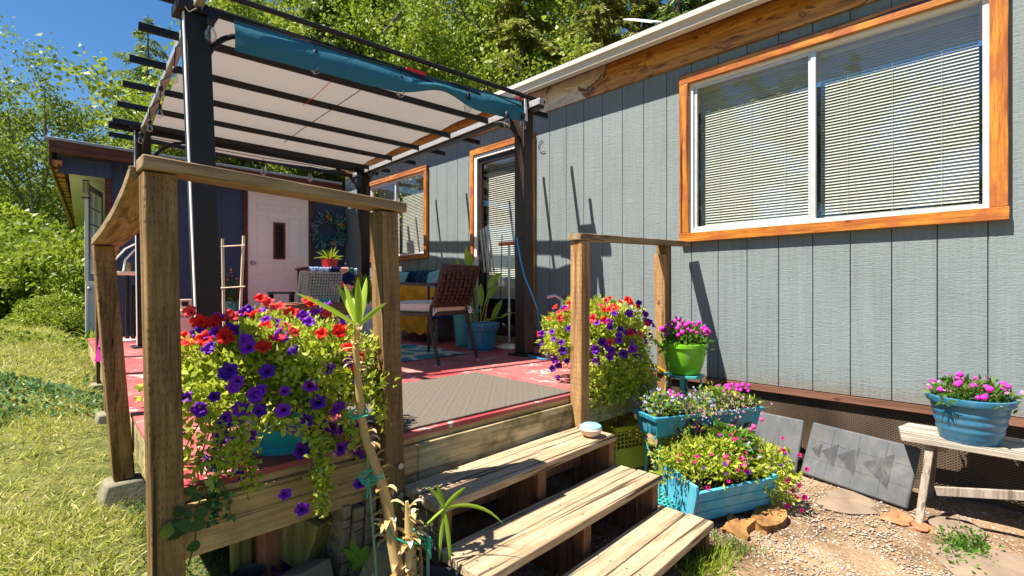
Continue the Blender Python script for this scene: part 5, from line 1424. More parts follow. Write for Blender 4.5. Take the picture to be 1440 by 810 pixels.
ws = thing('planter_stand', 'thin teal wire stand under the long blue trough', 'stand', (3.2,1.45,-1.36))
m = MB()
for a in (.06,.30,Lt-.3,Lt-.06):
    for b in (.05,.20): m.tube([fr_pt(a,b,zt0-.004), fr_pt(a,b,-1.36)], .008, 6)
m.build('leg','teal_metal',ws)
m = MB()
for b in (.05,.20): m.tube([fr_pt(.02,b,zt0-.008), fr_pt(Lt-.02,b,zt0-.008)], .008, 6)
m.tube([fr_pt(.06,.05,-1.2), fr_pt(.06,.2,-1.0)], .006, 6); m.tube([fr_pt(.06,.05,zt0-.05), fr_pt(.3,.05,-1.32)], .006, 6); m.build('wire_frame','teal_metal',ws)

# wooden sleigh-shaped planter, tilted on rocks
Bx = thing('wooden_planter', 'chipped sky blue wooden planter of mixed flowers tilted on rocks', 'planter', (2.82,1.18,-1.33))
O_ = Vector((2.715,1.265,0)); vx = Vector((.80,-.38,0)).normalized(); vy = Vector((.42,.50,0)).normalized()
LX, LY = .55, .44
def bp_(a, b, z): q = O_+vx*a+vy*b; return Vector((q.x,q.y,z+.03*a-.01*b))
zb0, zb1 = -1.335, -1.135
def board(mb, a0, b0, a1, b1, z0, z1, th=.018, fl=.0):
    p0, p1 = bp_(a0,b0,0), bp_(a1,b1,0); d = (p1-p0).normalized(); n = Vector((-d.y,d.x,0))*th
    q = [bp_(a0,b0,z0),bp_(a1,b1,z0),bp_(a1,b1,z1),bp_(a0,b0,z1)]; f_ = Vector((d.y,-d.x,0))*fl
    q[2] = q[2]+f_; q[3] = q[3]+f_
    return mb.slab([tuple(x) for x in q], -th)
m = MB(); board(m,0,0,LX,0,zb0,zb0+.062,fl=.02); m.build('front_board','sky_paint',Bx,bevel=.003)
m = MB(); board(m,0,-.022,LX,-.022,zb0+.066,zb0+.128,fl=.02); m.build('front_board','sky_paint',Bx,bevel=.003)
m = MB(); board(m,0,-.044,LX,-.044,zb0+.132,zb0+.195,fl=.02); m.build('front_board','sky_paint',Bx,bevel=.003)
m = MB()
# shaped left end with a curled top
prof_e = [(0,-.00,zb0-.01),(0,LY,zb0+.03),(0,LY+.02,zb1+.15),(0,LY*.62,zb1+.03),(0,LY*.25,zb1+.015),(0,-.055,zb1+.03),(0,-.06,zb1-.02)]
for (s0, s1) in ((0,-.02),):
    A1 = [bp_(s0,b,z) for _,b,z in prof_e]; B1 = [bp_(s1,b,z) for _,b,z in prof_e]; n_ = len(A1)
    m.add(A1+B1, [tuple(range(n_)), tuple(range(n_, 2*n_))[::-1]]+[((i+1)%n_, i, n_+i, n_+(i+1)%n_) for i in range(n_)])
m.build('end_board','sky_paint',Bx,bevel=.003)
m = MB(); A1 = [bp_(LX,b,z-.02) for _,b,z in prof_e]; B1 = [bp_(LX+.02,b,z-.02) for _,b,z in prof_e]; m.add(A1+B1, [tuple(range(n_))[::-1], tuple(range(n_, 2*n_))]+[(i, (i+1)%n_, n_+(i+1)%n_, n_+i) for i in range(n_)]); m.build('end_board','sky_paint',Bx,bevel=.003)
m = MB(); board(m,0,LY,LX,LY,zb0+.02,zb1+.02); m.build('back_board','sky_paint',Bx,bevel=.003)
MB().add([bp_(0,0,zb1-.03),bp_(LX,0,zb1-.03),bp_(LX,LY,zb1-.02),bp_(0,LY,zb1-.02)],[(0,1,2,3)]).build('soil','soil',Bx)
cB = bp_(LX*.5,LY*.45,zb1)
foliage('foliage', (cB.x-.05,cB.y+.04,cB.z+.04), (.40,.30,.20), 4600, .034, 'leaf_petunia', Bx, .4, low=-.1, shell=.3, up=.4)
cB2 = bp_(LX*.62,LY*.35,zb1)
foliage('broad_leaves', (cB2.x,cB2.y,cB2.z+.12), (.13,.12,.13), 130, .085, 'leaf_green', Bx, .6, low=-.2, shell=.5)
cB3 = bp_(LX*1.0,LY*.15,zb1)
foliage('trailing_foliage', (cB3.x+.02,cB3.y-.02,cB3.z-.03), (.18,.16,.18), 1300, .033, 'leaf_petunia', Bx, .5, low=-.9, shell=.4)
P, d = mound_points((cB.x,cB.y,cB.z+.05), (.35,.27,.19), 170, .9, 0); V, F = leaf_arrays(P, d, .020, .8); q = raw('small_blooms', V, F, 'lilac_bits', Bx); q['kind'] = 'stuff'
P, d = mound_points((cB.x-.12,cB.y+.12,cB.z+.12), (.12,.1,.16), 50, .7, 0); V, F = leaf_arrays(P, d, .05, .4); raw('dark_leaves', V, F, 'dark_bits', Bx)
P, d = mound_points((cB2.x+.16,cB2.y+.02,cB2.z+.16), (.07,.07,.10), 22, .5, 0); V, F = leaf_arrays(P, d, .07, .35); raw('dark_leaves', V, F, 'dark_bits', Bx)
for (u, v) in ((1071,590),(1056,604),(1060,600),(1030,600),(1044,645),(1024,650),(1038,660),(1048,655),(1020,643),(1015,600)): 
    P_, n_ = ray_ell(u, v, (cB.x,cB.y,cB.z+.05), (.33,.25,.2)); flower(Bx, 'ball_pink', P_, n_, .015)
for (u, v) in ((1095,630),(1102,634),(1125,640),(1108,676),(1116,690),(1124,683),(1132,700),(1128,718),(1107,712),(1135,660),(985,605),(996,618),(1000,640),(975,612),(1120,700)):
    P_, n_ = ray_ell(u, v, (cB3.x,cB3.y,cB3.z-.03), (.17,.15,.16)); flower(Bx, 'magenta', P_, (n_+(cam-P_).normalized()), .62 if u > 1050 else .4)

for _ in range(34):
    u, v = random.uniform(950,1110), random.uniform(600,690)
    P_, n_ = ray_ell(u, v, (cB.x-.03,cB.y+.02,cB.z+.06), (.38,.28,.21)); flower(Bx, random.choice(['magenta','magenta','purple']), P_, (n_+(cam-P_).normalized()), random.uniform(.25,.42))
# rocks, grille and debris by the planter
def chunk(c, r, seed, mat, name, label, cat, rough=.35):
    rs = random.Random(seed); me_ = bmesh.new(); bmesh.ops.create_cube(me_, size=1)
    bmesh.ops.subdivide_edges(me_, edges=me_.edges[:], cuts=3, use_grid_fill=True)
    M = Matrix.Rotation(rs.uniform(-.5,.5), 3, 'Z')
    ph = [rs.uniform(0,6) for _ in range(6)]
    vs = []
    for v in me_.verts:
        q = v.co.copy(); q.x *= 1+.25*math.sin(q.y*3+ph[0]); q.y *= 1+.25*math.sin(q.x*4+ph[1]); q.z *= 1+.3*math.sin(q.x*3.5+ph[2])+.12*math.sin(q.y*6+ph[3])
        q += Vector((rs.uniform(-.07,.07),rs.uniform(-.07,.07),rs.uniform(-.07,.07))); q = M@Vector((q.x*r[0]*1.7,q.y*r[1]*1.7,q.z*r[2]*1.6)); vs.append(q+Vector(c))
    m = MB(); m.add(vs, [tuple(v.index for v in f.verts) for f in me_.faces]); me_.free()
    o = m.build(name, mat, None, base=c, bevel=.004, angle=20); return tag(o, label, cat)
def rock(c, r, seed, mat, name, label, cat, rough=.35):
    m = MB().blob(c, r, seed, rough*.7, 18, 12); o = m.build(name, mat, None, base=c, angle=28); return tag(o, label, cat)
chunk((2.86,1.08,-1.36),(.12,.08,.045),5,'orange_rock','rock','ragged orange rock under the front of the blue wooden planter','rock',.22)
chunk((3.06,.99,-1.355),(.13,.08,.06),9,'orange_rock','rock','larger ragged orange rock under the right end of the blue wooden planter','rock',.25)
rock((3.05,1.95,-1.30),(.10,.09,.07),12,'stone','rock','grey brown rock in the shade behind the trough stand','rock',.5)
rock((2.30,1.76,-.823),(.062,.045,.036),4,'stone','painted_stone','round tan stone with a pale blue painted top, on the upper step','stone',.06) if 0 else None
pc_ = Vector((2.345,1.715,-.859))
o = thing('painted_stone', 'smooth tan stone with pale blue painted top, on the upper step', 'stone', tuple(pc_))
MB().lathe([(0,0),(.03,.002),(.055,.022),(.066,.045),(.062,.06),(0,.066)], tuple(pc_), 24).build('stone_body','beige_box',o)
MB().lathe([(.063,.0585),(.062,.063),(.045,.074),(0,.079)], tuple(pc_), 24).build('painted_top','trough_blue' if 0 else 'blue_top',o) if 0 else None
plain('blue_top', (.22,.52,.66), .6); MB().lathe([(.0628,.058),(.061,.064),(.045,.074),(0,.079)], tuple(pc_), 24).build('painted_top','blue_top',o)
# teal plastic grate
p0 = pix(945,700,'z',-1.33)
o = thing('plastic_grate', 'pale teal plastic grid tray lying beside the wooden planter', 'tray', (p0.x,p0.y,-1.33))
m = MB()
for k in range(8): m.box((p0.x-.16,p0.y-.10+.03*k,-1.325),(p0.x+.16,p0.y-.092+.03*k,-1.315)); m.box((p0.x-.155+.042*k,p0.y-.10,-1.3245),(p0.x-.147+.042*k,p0.y+.12,-1.3155))
m.box((p0.x-.17,p0.y-.12,-1.34),(p0.x+.17,p0.y-.103,-1.30)); m.build('grid','teal_plastic',o)
# yellow milk crate under the deck edge
p0 = pix(862,640,'z',-1.34); yc = Vector((2.98,1.93,-1.215))
o = MB().box((2.83,1.82,-1.365),(3.13,2.06,-1.2155)).build('concrete_block','concrete',None,base=(2.98,1.93,-1.36),bevel=.008); tag(o,'rough concrete block on the ground beneath the yellow crate','block')
o = thing('milk_crate', 'yellow plastic milk crate pushed under the deck edge', 'crate', tuple(yc))
Mz = Matrix.Rotation(R(-20), 3, 'Z')
def cr(mb, a, b, z, sx_, sy_, sz_): q = yc+Mz@Vector((a,b,0)); return mb.obox((q.x,q.y,yc.z+z), (sx_,sy_,sz_), Mz)
m = MB()
for sd in (-1, 1):
    cr(m,0,sd*.13,.07,.28,.012,.14); cr(m,sd*.14,0,.07,.012,.25,.14); cr(m,0,sd*.13,.27,.28,.012,.03); cr(m,sd*.14,0,.27,.012,.25,.03)
    for k in range(9): cr(m,-.125+.031*k,sd*.13,.20,.008,.010,.115); cr(m,sd*.14,-.11+.0275*k,.20,.010,.008,.115)
    for k in range(4): cr(m,0,sd*.13,.165+.026*k,.27,.008,.007); cr(m,sd*.14,0,.165+.026*k,.008,.25,.007)
m.build('crate','yellow_crate',o)
# yellow hose
pts = [pix(905,513,'z',ZD+.02), pix(922,515,'z',ZD+.03), pix(934,522,'d',4.05), pix(938,535,'d',4.05), pix(935,560,'d',4.0), pix(934,600,'d',3.9), pix(936,640,'d',3.7)]
m = MB().tube(pts, .011, 8); o = m.build('garden_hose','hose_yellow',None,base=pts[0]); tag(o,'yellow hose looping off the deck edge behind the trough','hose')

# leaning rubber paving slabs with arrows
def leaning(c0_, c1_, h, tilt, mat, label, arrows=False):
    A1 = Vector((c0_[0],c0_[1],gh(*c0_[:2])+.0)); B1 = Vector((c1_[0],c1_[1],gh(*c1_[:2]))); d = (B1-A1).normalized(); L_ = (B1-A1).length
    n = Vector((d.y,-d.x,0)); n = n if n.x < 0 else -n
    up = (Vector((0,0,1))*math.cos(tilt)-n*math.sin(tilt)).normalized(); nf = d.cross(up); nf = nf if nf.x < 0 else -nf
    M = Matrix((d, up, nf)).transposed()
    o = thing('paving_slab', label, 'paving slab', tuple((A1+B1)/2))
    cc = (A1+B1)/2+up*(h/2+.012)
    MB().obox(cc, (L_, h, .032), M).build('slab', mat, o, bevel=.012)
    m = MB()
    def tri(p3, e=.0022):
        w = [cc+M@Vector((a*L_/2, b*h/2, .0162)) for a, b in p3]; w2 = [x+nf*e for x in w]
        m.add(w+w2, [(0,1,2),(3,5,4),(0,3,4,1),(1,4,5,2),(2,5,3,0)])
    if arrows:
        sgn = 1 if (M@Vector((1,0,0))).dot(Vector((-.0,-1,0))) > 0 else -1
        for (x0_, x1_, hh) in ((-.88,-.68,.28),(-.66,-.36,.42),(-.34,.04,.50),(.14,.64,.58)):
            tri([(sgn*x0_,.02),(sgn*x1_,hh),(sgn*x1_,-hh)])
        m.build('arrow_mark','rubber_dark',o,smooth=False)
        m = MB()
        for k in range(1,4):
            a_ = -1+2*k/4; w = cc+M@Vector((a_*L_/2,0,.0163)); m.obox(w, (.003,h*.9,.001), M)
        for k in range(1,3):
            w = cc+M@Vector((0,(-1+2*k/3)*h/2,.0163)); m.obox(w, (L_*.94,.003,.001), M)
        m.build('score_line','rubber_dark',o)
leaning((4.04,1.08),(3.83,.44),.385,R(24),'rubber_grey','grey rubber paving slab with dark triangle arrows leaning on the skirt',True)
leaning((4.10,1.66),(4.02,1.10),.385,R(20),'rubber_grey','plain grey slab leaning behind the flowers, left of the arrowed one')
# flat stones, bits and weeds
for i, (u, v, r_, lb) in enumerate(((1095,525,.2,''),)): pass
def flat(name, u, v, r_, seed, mat, label, cat, z=-1.352, h=.03):
    p = pix(u, v, 'z', z); m = MB().blob((p.x,p.y,z), (r_,r_*.7,h), seed, .35, 14, 6); o = m.build(name, mat, None, base=tuple(p), angle=30); return tag(o, label, cat)
flat('flagstone',1340,745,.16,3,'flagstone','flat tan flagstone under the bench beside the leg','stone')
flat('flagstone',1395,800,.26,8,'flagstone','largest flat tan flagstone in the lower right corner','stone')
flat('flagstone',1190,705,.20,5,'flagstone','thin flat flagstone half buried in front of the arrowed slab','stone',-1.352,.02)
flat('brick_shard',1262,728,.10,6,'brick','broken orange brick shard on the gravel by the bench leg','brick',-1.35,.02)
flat('brick_shard',1297,742,.07,7,'brick','smaller orange brick shard just below the bench leg','brick',-1.35,.016)
p = pix(1355,770,'z',-1.35)
o = thing('creeping_weed','low green creeping weed patch on the gravel below the bench','weed',tuple(p))
P = np.array([(p.x+random.gauss(0,.11), p.y+random.gauss(0,.05)+0*random.random(), -1.35+random.uniform(0,.035)) for _ in range(700)]); V, F = leaf_arrays(P, rdirs(700,.5), .020, .7); raw('foliage', V, F, 'leaf_green', o)
p = pix(1000,795,'z',-1.35)
o = thing('grass_tuft','bright green grass tuft beside the lowest step','grass tuft',tuple(p))
P = np.array([(p.x+random.gauss(0,.10), p.y+random.gauss(0,.05), -1.36) for _ in range(420)]); V, F = leaf_arrays(P, rdirs(420,1.8), .075, .08); raw('blades', V, F, 'leaf_bright', o)
p = pix(1018,700,'z',-1.35)
o = thing('grass_tuft','small grass tuft in the shade right of the lowest step','grass tuft',(2.62,1.02,-1.36))
P = np.array([(2.64+random.gauss(0,.05), 1.02+random.gauss(0,.08), -1.36) for _ in range(160)]); V, F = leaf_arrays(P, rdirs(160,1.8), .055, .1); raw('blades', V, F, 'leaf_green', o)

# gravel
def pebbles(n, area, s0, s1):
    pts = []
    while len(pts) < n:
        x = random.uniform(area[0],area[1]); y = random.uniform(area[2],area[3])
        w = .5+.5*math.sin(x*2.1+1.3)*math.sin(y*2.7)
        if 1.1 < x < 2.55 and y > .9 and random.random() < .7: continue
        if random.random() < .25+.75*w: pts.append((x, y))
    base = np.array([(1,0,0),(0,1,0),(-1,0,0),(0,-1,0),(0,0,.7),(0,0,-.7)], float)
    V = []; 
    for x, y in pts:
        s = random.uniform(s0,s1)*(1.6 if random.random() < .06 else 1); a = random.uniform(0,6.28); ca, sa = math.cos(a), math.sin(a)
        b = base*np.array([s*random.uniform(.8,1.5), s, s*random.uniform(.5,.9)]); q = np.stack([b[:,0]*ca-b[:,1]*sa+x, b[:,0]*sa+b[:,1]*ca+y, b[:,2]+gh(x,y)+s*.2], 1); V.append(q)
    m = len(V); V = np.vstack(V); tri = [(0,1,4),(1,2,4),(2,3,4),(3,0,4),(1,0,5),(2,1,5),(3,2,5),(0,3,5)]
    F = (np.arange(m)[:,None,None]*6+np.array([t_+(t_[2],) for t_ in tri])[None]).reshape(-1,4)
    me = bpy.data.meshes.new('gravel'); F3 = (np.arange(m)[:,None,None]*6+np.array(tri)[None]).reshape(-1,3)
    off = np.array([3.,0.,-1.36]); me.vertices.add(len(V)); me.vertices.foreach_set('co', (V-off).astype(np.float32).ravel())
    k = len(F3); me.loops.add(k*3); me.loops.foreach_set('vertex_index', F3.astype(np.int32).ravel()); me.polygons.add(k); me.polygons.foreach_set('loop_start', np.arange(k, dtype=np.int32)*3); me.update(calc_edges=True)
    me.polygons.foreach_set('use_smooth', [True]*k); me.materials.append(MATS['gravel']); o = bpy.data.objects.new('gravel', me); col.objects.link(o); o.location = off; return o
tag(pebbles(15000,(1.4,4.3,-1.6,2.3),.0035,.0095), 'loose tan and grey gravel between the steps and the house', 'gravel', None, 'stuff')

# ------------------------------------------------------------------ blue pot with canna plants, teal pot, red pot
p = pix(677,491,'z',ZD); cc_ = Vector((p.x,p.y,ZD))
o = thing('canna_pot','blue round pot with broad bright green leaves by the glazed door','potted plant',tuple(cc_))
lathe_obj('pot',[(0,.001),(.145,.001),(.15,.008),(.155,.03),(.15,.034),(.172,.21),(.19,.215),(.195,.25),(.205,.255),(.205,.29),(.195,.295),(.185,.29),(.18,.25),(0,.25)],tuple(cc_),'blue_pot',o,36)
m = MB()
for (u, v, bu, h_, w_, dx_) in ((650,385,668,.0,.06,0),(657,368,668,0,.06,0),(670,375,672,0,.07,0),(685,395,676,0,.09,1),(660,410,670,0,.07,0),(690,410,680,0,.08,1),(668,400,672,0,.08,0),(675,420,676,0,.07,0),(658,440,668,0,.06,0),(683,440,680,0,.07,0),(700,437,684,0,.05,1)):
    a = pix(bu, 452, 'd', 5.2); b = pix(u, v+10, 'd', 5.2)+Vector((random.uniform(-.06,.06),random.uniform(-.06,.06),0)); m2 = MB()
    dd_ = (b-a)+Vector((0,0,.05)); 
    m.tube([a, a.lerp(b,.5)+Vector((0,0,.02)), b], .006, 5)
    blade(m, b, Vector((dd_.x*.6+dx_*.2,dd_.y*.6,abs(dd_.z)+.1)), .24, w_, .5+dx_*.6, side=Vector((.71,-.7,0)))
m.build('foliage','leaf_bright2' if 0 else 'leaf_stripe',o,angle=180)
m = MB(); a = pix(683,450,'d',5.2); m.tube([a, pix(690,350,'d',5.2)], .006, 6); m.build('bamboo_cane','pale_wood' if 0 else 'tan_wicker',o)
p = pix(655,470,'d',5.7)
o = thing('teal_pot','plain teal pot half hidden behind the blue canna pot','pot',(p.x,p.y,ZD))
lathe_obj('pot', pot_prof(.11,.15,.42), (p.x,p.y,ZD+.001), 'teal_metal', o, 28)
p = Vector((3.68,8.1,ZD+1.03))
o = thing('red_pot_plant','small red pot with a leafy green plant on the tall table','potted plant',tuple(p))
lathe_obj('pot', [(0,0),(.12,0),(.135,.13),(.14,.135),(.125,.135),(0,.11)], tuple(p), 'red_pot', o, 26)
m = MB()
for k in range(46):
    a_ = random.uniform(0,6.28); e = random.uniform(.2,1.4); blade(m, p+Vector((.06*math.cos(a_),.06*math.sin(a_),.12)), Vector((math.cos(a_)*math.cos(e),math.sin(a_)*math.cos(e),math.sin(e))), random.uniform(.14,.26), .035, .6, 4)
m.build('foliage','leaf_bright',o,angle=180)
# yellow-green plant behind post on a low white stool
p = pix(515,440,'d',5.8)
o = thing('leafy_pot_plant','small leafy yellow green plant between the table and the front post','potted plant',(p.x,p.y,ZD))
lathe_obj('pot', pot_prof(.09,.13,.45), (p.x,p.y,ZD+.001), 'white_paint', o, 24)
foliage('foliage', (p.x,p.y,-.08), (.15,.15,.2), 300, .07, 'leaf_bright', o, .45, low=-.4)

# ------------------------------------------------------------------ tall dracaena in a black nursery pot in front of the deck
DC = Vector((1.00,1.46,-1.36))
o = thing('dracaena_plant','leggy striped yucca on dry peeling stems in a black nursery pot','potted plant',tuple(DC))
lathe_obj('pot', [(0,0),(.13,0),(.17,.26),(.18,.262),(.18,.285),(.168,.285),(.16,.24),(0,.24)], tuple(DC), 'nursery_pot', o, 34)
lathe_obj('soil', [(0,.243),(.158,.243)], tuple(DC), 'soil', o, 24)
m = MB()
sp1 = [pix(u, v, 'd', dpt) for u, v, dpt in ((562,815,1.79),(552,760,1.80),(545,710,1.81),(532,665,1.82),(516,622,1.82),(508,585,1.81),(503,530,1.80),(500,490,1.79),(503,455,1.78))]
sp2 = [pix(u, v, 'd', dpt) for u, v, dpt in ((578,815,1.80),(577,770,1.80),(575,735,1.80),(572,705,1.79))]
m.tube(sp1, [.024,.022,.020,.018,.016,.014,.013,.012,.011], 9); m.tube(sp2, [.022,.020,.016,.006], 9); 
sp3 = [pix(u, v, 'd', dpt) for u, v, dpt in ((592,812,1.83),(592,790,1.83),(590,765,1.83))]; m.tube(sp3, [.008,.007,.003], 6)
m.build('stem','straw',o,angle=60)
m = MB()
for path, n_ in ((sp1,95),(sp2,50)):
    for k in range(n_):
        t_ = random.uniform(0,len(path)-1.2); i = int(t_); q = path[i].lerp(path[i+1], t_-i); a_ = random.uniform(0,6.28)
        big = 1.0 if t_ < 3 else .6
        blade(m, q+Vector((.012*math.cos(a_),.012*math.sin(a_),0)), Vector((math.cos(a_),math.sin(a_),random.uniform(-.1,1.4))), random.uniform(.03,.065)*(.6+big*.5), .013+.008*big, random.uniform(.4,2.2), 4)
m.build('dry_leaf_scraps','straw',o,angle=180)
top = sp1[-1]
m = MB(); S1 = Vector((.71,-.70,0))
def tb(u, v, dpt, L_, w_, droop, dz=0):
    e = pix(u, v, 'd', dpt); blade(m, top+Vector((0,0,dz)), (e-top), (e-top).length*1.02 if L_ is None else L_, w_, droop, 9, .18, side=(e-top).cross(Vector((.7,.7,0))).cross(e-top) if 0 else None)
for (u, v, dpt, w_, dr) in ((420,406,1.68,.020,.08),(474,395,1.90,.026,.05),(484,396,1.80,.022,.03),(503,388,1.72,.030,.03),(515,388,1.84,.028,.02),(542,421,1.76,.018,.06),(492,404,1.9,.022,.05)):
    e = pix(u, v, 'd', dpt); d_ = e-top; sd = d_.cross(Vector((.70,.71,0)))  # leaf faces the viewer side roughly
    sd = d_.cross(Vector((random.uniform(.3,.9),random.uniform(.3,.9),.1)))
    blade(m, top+Vector((0,0,-.01)), d_+Vector((0,0,dr*.6*d_.length)), d_.length*1.03, w_, dr*2, 10, .2, side=sd)
m.build('leaves','leaf_stripe',o,angle=180)
m = MB(); b_ = pix(588,748,'d',1.84); t2 = pix(624,716,'d',1.86); m.tube([b_, b_.lerp(t2,.5)+Vector((0,0,.0)), t2], .004, 6)
for (u, v, w_, dr) in ((604,683,.014,.9),(616,685,.02,.3),(650,688,.02,.2),(704,722,.016,1.0),(618,780,.014,.4),(632,785,.016,1.2),(600,740,.012,.4)):
    e = pix(u, v, 'd', 1.85); d_ = e-t2; blade(m, t2, d_+Vector((0,0,.35*dr*d_.length)), d_.length*1.15, w_, dr, 8, .2, side=d_.cross(Vector((.7,.7,.1))))
m.build('offshoot','leaf_stripe',o,angle=180)
m = MB(); b_ = pix(548,730,'d',1.86)
for (u, v) in ((546,698),(558,702),(540,715)):
    e = pix(u, v, 'd', 1.86); d_ = e-b_; blade(m, b_, d_, d_.length*1.3, .022, .2, 6, .2, side=d_.cross(Vector((.7,.7,.1))))
m.build('offshoot','leaf_green',o,angle=180)
for (u0,v0,u1,v1,r_) in ((530,815,511,560,.0050),(602,815,601,752,.0058)):
    q = thing('plant_stake','','stake')if 0 else None
    MB().tube([pix(u0,v0,'d',1.80), pix(u1,v1,'d',1.83)], r_, 8).build('plant_stake','stake_green',o)
def tie(c, r, n, seed, dpt=None):
    rs = random.Random(seed); pts = []
    for k in range(n*10+1):
        a_ = k/10*2*math.pi; pts.append(Vector(c)+Vector((.71,-.70,0))*(r*math.cos(a_)*(1+.25*math.sin(a_*.37)))+Vector((.7,.71,0))*(.012*math.sin(a_+1))+Vector((0,0,.45*r*math.sin(a_*1.0+.5)+.012*math.sin(a_*.6))))
    return pts
m = MB(); m.tube(tie(pix(522,671,'d',1.80), .036, 3, 1), .0032, 6); m.build('twine','cord_green',o); m = MB(); m.tube([pix(519,672,'d',1.79),pix(517,690,'d',1.79),pix(516,700,'d',1.79)], .004, 6); m.build('twine','cord_green',o); m = MB()
m.tube(tie(pix(505,583,'d',1.80), .030, 2, 2), .003, 6); m.build('twine','cord_green',o); m = MB()
m.tube([pix(546,740,'d',1.77),pix(552,755,'d',1.76),pix(572,764,'d',1.76),pix(600,765,'d',1.80)], .0035, 6); m.tube([pix(582,744,'d',1.77),pix(590,755,'d',1.79),pix(603,762,'d',1.80)], .0035, 6); m.tube(tie(pix(603,765,'d',1.80), .010, 3, 3), .0035, 6); m.tube([pix(603,755,'d',1.79),pix(604,785,'d',1.79)], .0065, 6)
m.build('twine','cord_green',o)

# clutter beneath the deck
def block(name, c, size, rz, mat, label, cat='board', ry=0):
    M = Matrix.Rotation(R(rz),3,'Z')@Matrix.Rotation(R(ry),3,'X'); m = MB().obox(c, size, M); o = m.build(name, mat, None, base=c, bevel=.005); return tag(o, label, cat)
q = pix(474,745,'y',2.02)
block('stacked_board',(.93,2.05,-1.03),(.035,.25,.30),8,'scrap','weathered board end standing under the deck, left one of the row beside the yucca','board',6)
block('stacked_board',(.985,2.04,-1.05),(.045,.25,.30),5,'scrap','thicker board end standing under the deck, middle one of the row','board',6)
block('stacked_board',(1.05,2.03,-1.04),(.05,.25,.32),0,'scrap','board end standing under the deck nearest the bolted railing post','board')
block('yellow_block',(.84,2.10,-1.03),(.12,.2,.22),25,'scrap_yellow','yellowish mossy timber block tilted under the deck rim','timber block',20)
block('yellow_block',(.64,2.24,-1.08),(.07,.12,.24),-10,'scrap_yellow','narrow yellowish timber block standing under the deck, left of the brick','timber block')
block('paving_brick',(.74,2.2,-1.10),(.12,.12,.22),15,'brick','dark red brick standing under the deck between timber blocks','brick')
p = pix(412,770,'y',1.95)
block('stone_block',(.80,1.92,-1.22),(.14,.14,.26),15,'flagstone','grey stone block leaning on the ground under the deck rim','stone',-18)
block('stone_block',(1.02,1.75,-1.17),(.07,.20,.26),35,'concrete','slanted grey stone slab behind the black nursery pot','stone',25)
for (u, v, z, r_, lb) in ((403,795,-1.14,.055,'empty dark purple nursery pot in the shade under the deck'),(350,806,-1.10,.06,'empty dark nursery pot at the bottom edge, left of the purple one')):
    p = pix(u, v, 'z', z)
    o = thing('empty_pot', lb, 'pot', (p.x,p.y,z-.10)); MB().lathe([(0,-.10),(r_*.75,-.10),(r_*.98,-.01),(r_*1.05,-.008),(r_*1.05,.004),(r_,.004),(r_*.94,-.01),(r_*.7,-.09),(0,-.09)], (p.x,p.y,z), 24).build('pot_body','purple_pot' if u > 380 else 'nursery_pot',o)
o = thing('seedling_plant','small plant with broad green leaves beside the nursery pot','plant',(.93,1.63,-1.3))
m = MB(); b_ = pix(503,800,'d',1.85)
for (u, v) in ((485,775),(495,765),(515,772),(500,790),(512,800),(488,795)):
    e = pix(u, v, 'd', 1.85); d_ = e-b_; blade(m, b_, d_+Vector((0,0,.01)), d_.length*1.2, .045, .3, 5, .15, side=d_.cross(Vector((.5,.5,.5))))
m.build('foliage','leaf_green',o,angle=180)

# pink ribbon on the second railing post
p = pix(146,430,'x',.30)
o = thing('ribbon','bright pink ribbon tied around the second railing post','ribbon',(.27,3.6,-.3))
xr = .255
m = MB(); a = pix(146,432,'d',2.75); b = pix(143,488,'d',2.7); c_ = pix(141,508,'d',2.68)
m.slab([tuple(a+Vector((-.004,0,0))),tuple(a+Vector((.010,-.01,0))),tuple(b+Vector((.014,-.014,0))),tuple(b+Vector((-.016,.0,0)))], .003)
m.slab([tuple(b+Vector((-.018,0,0))),tuple(b+Vector((.018,-.018,0))),tuple(c_+Vector((.012,-.01,0))),tuple(c_+Vector((-.024,.01,0)))], .003)
m.blob(tuple(b), .018, 2, .2); m.build('ribbon_tail','ribbon',o)
m = MB().blob(tuple(pix(139,353,'d',3.0)), .03, 5, .3); m.build('bow','ribbon',o)

# fallen petals on the deck and leaf litter on the gravel
P = np.array([(random.gauss(cx,.28), random.gauss(cy,.22), ZD+.003) for cx, cy, n_ in ((.95,2.35,34),(2.85,2.3,30),(1.6,2.6,16)) for _ in range(n_)]); P = P[(P[:,1] > 1.97)&(P[:,0] > .42)&(P[:,0] < 3.45)]
V, F = leaf_arrays(P, np.stack([RNG.normal(size=len(P)), RNG.normal(size=len(P)), .02+0*P[:,0]], 1), .020, .7, .03); o = raw('fallen_petals', V, F, 'petal_bits', None, (1.9,2.3,ZD)); tag(o, 'wilted petals and leaf crumbs scattered on the red deck', 'petals', None, 'stuff')
P = np.array([(random.uniform(1.3,4.15), random.uniform(-1.4,1.6), -1.350) for _ in range(420)])
V, F = leaf_arrays(P, np.stack([RNG.normal(size=len(P)), RNG.normal(size=len(P)), .12+0*P[:,0]], 1), .026, .28, .06); o = raw('leaf_litter', V, F, 'litter', None, (3,0,-1.35)); tag(o, 'dry leaves and twigs scattered on the gravel', 'leaf litter', None, 'stuff')
P = np.array([(random.uniform(1.2,2.5), random.uniform(1.0,2.4), -1.350) for _ in range(500)])
V, F = leaf_arrays(P, np.stack([RNG.normal(size=len(P)), RNG.normal(size=len(P)), .2+0*P[:,0]], 1), .03, .28, .06); o = raw('leaf_litter', V, F, 'litter', None, (1.8,1.6,-1.35)); tag(o, 'dry leaves and debris in the shade beneath the steps', 'leaf litter', None, 'stuff')
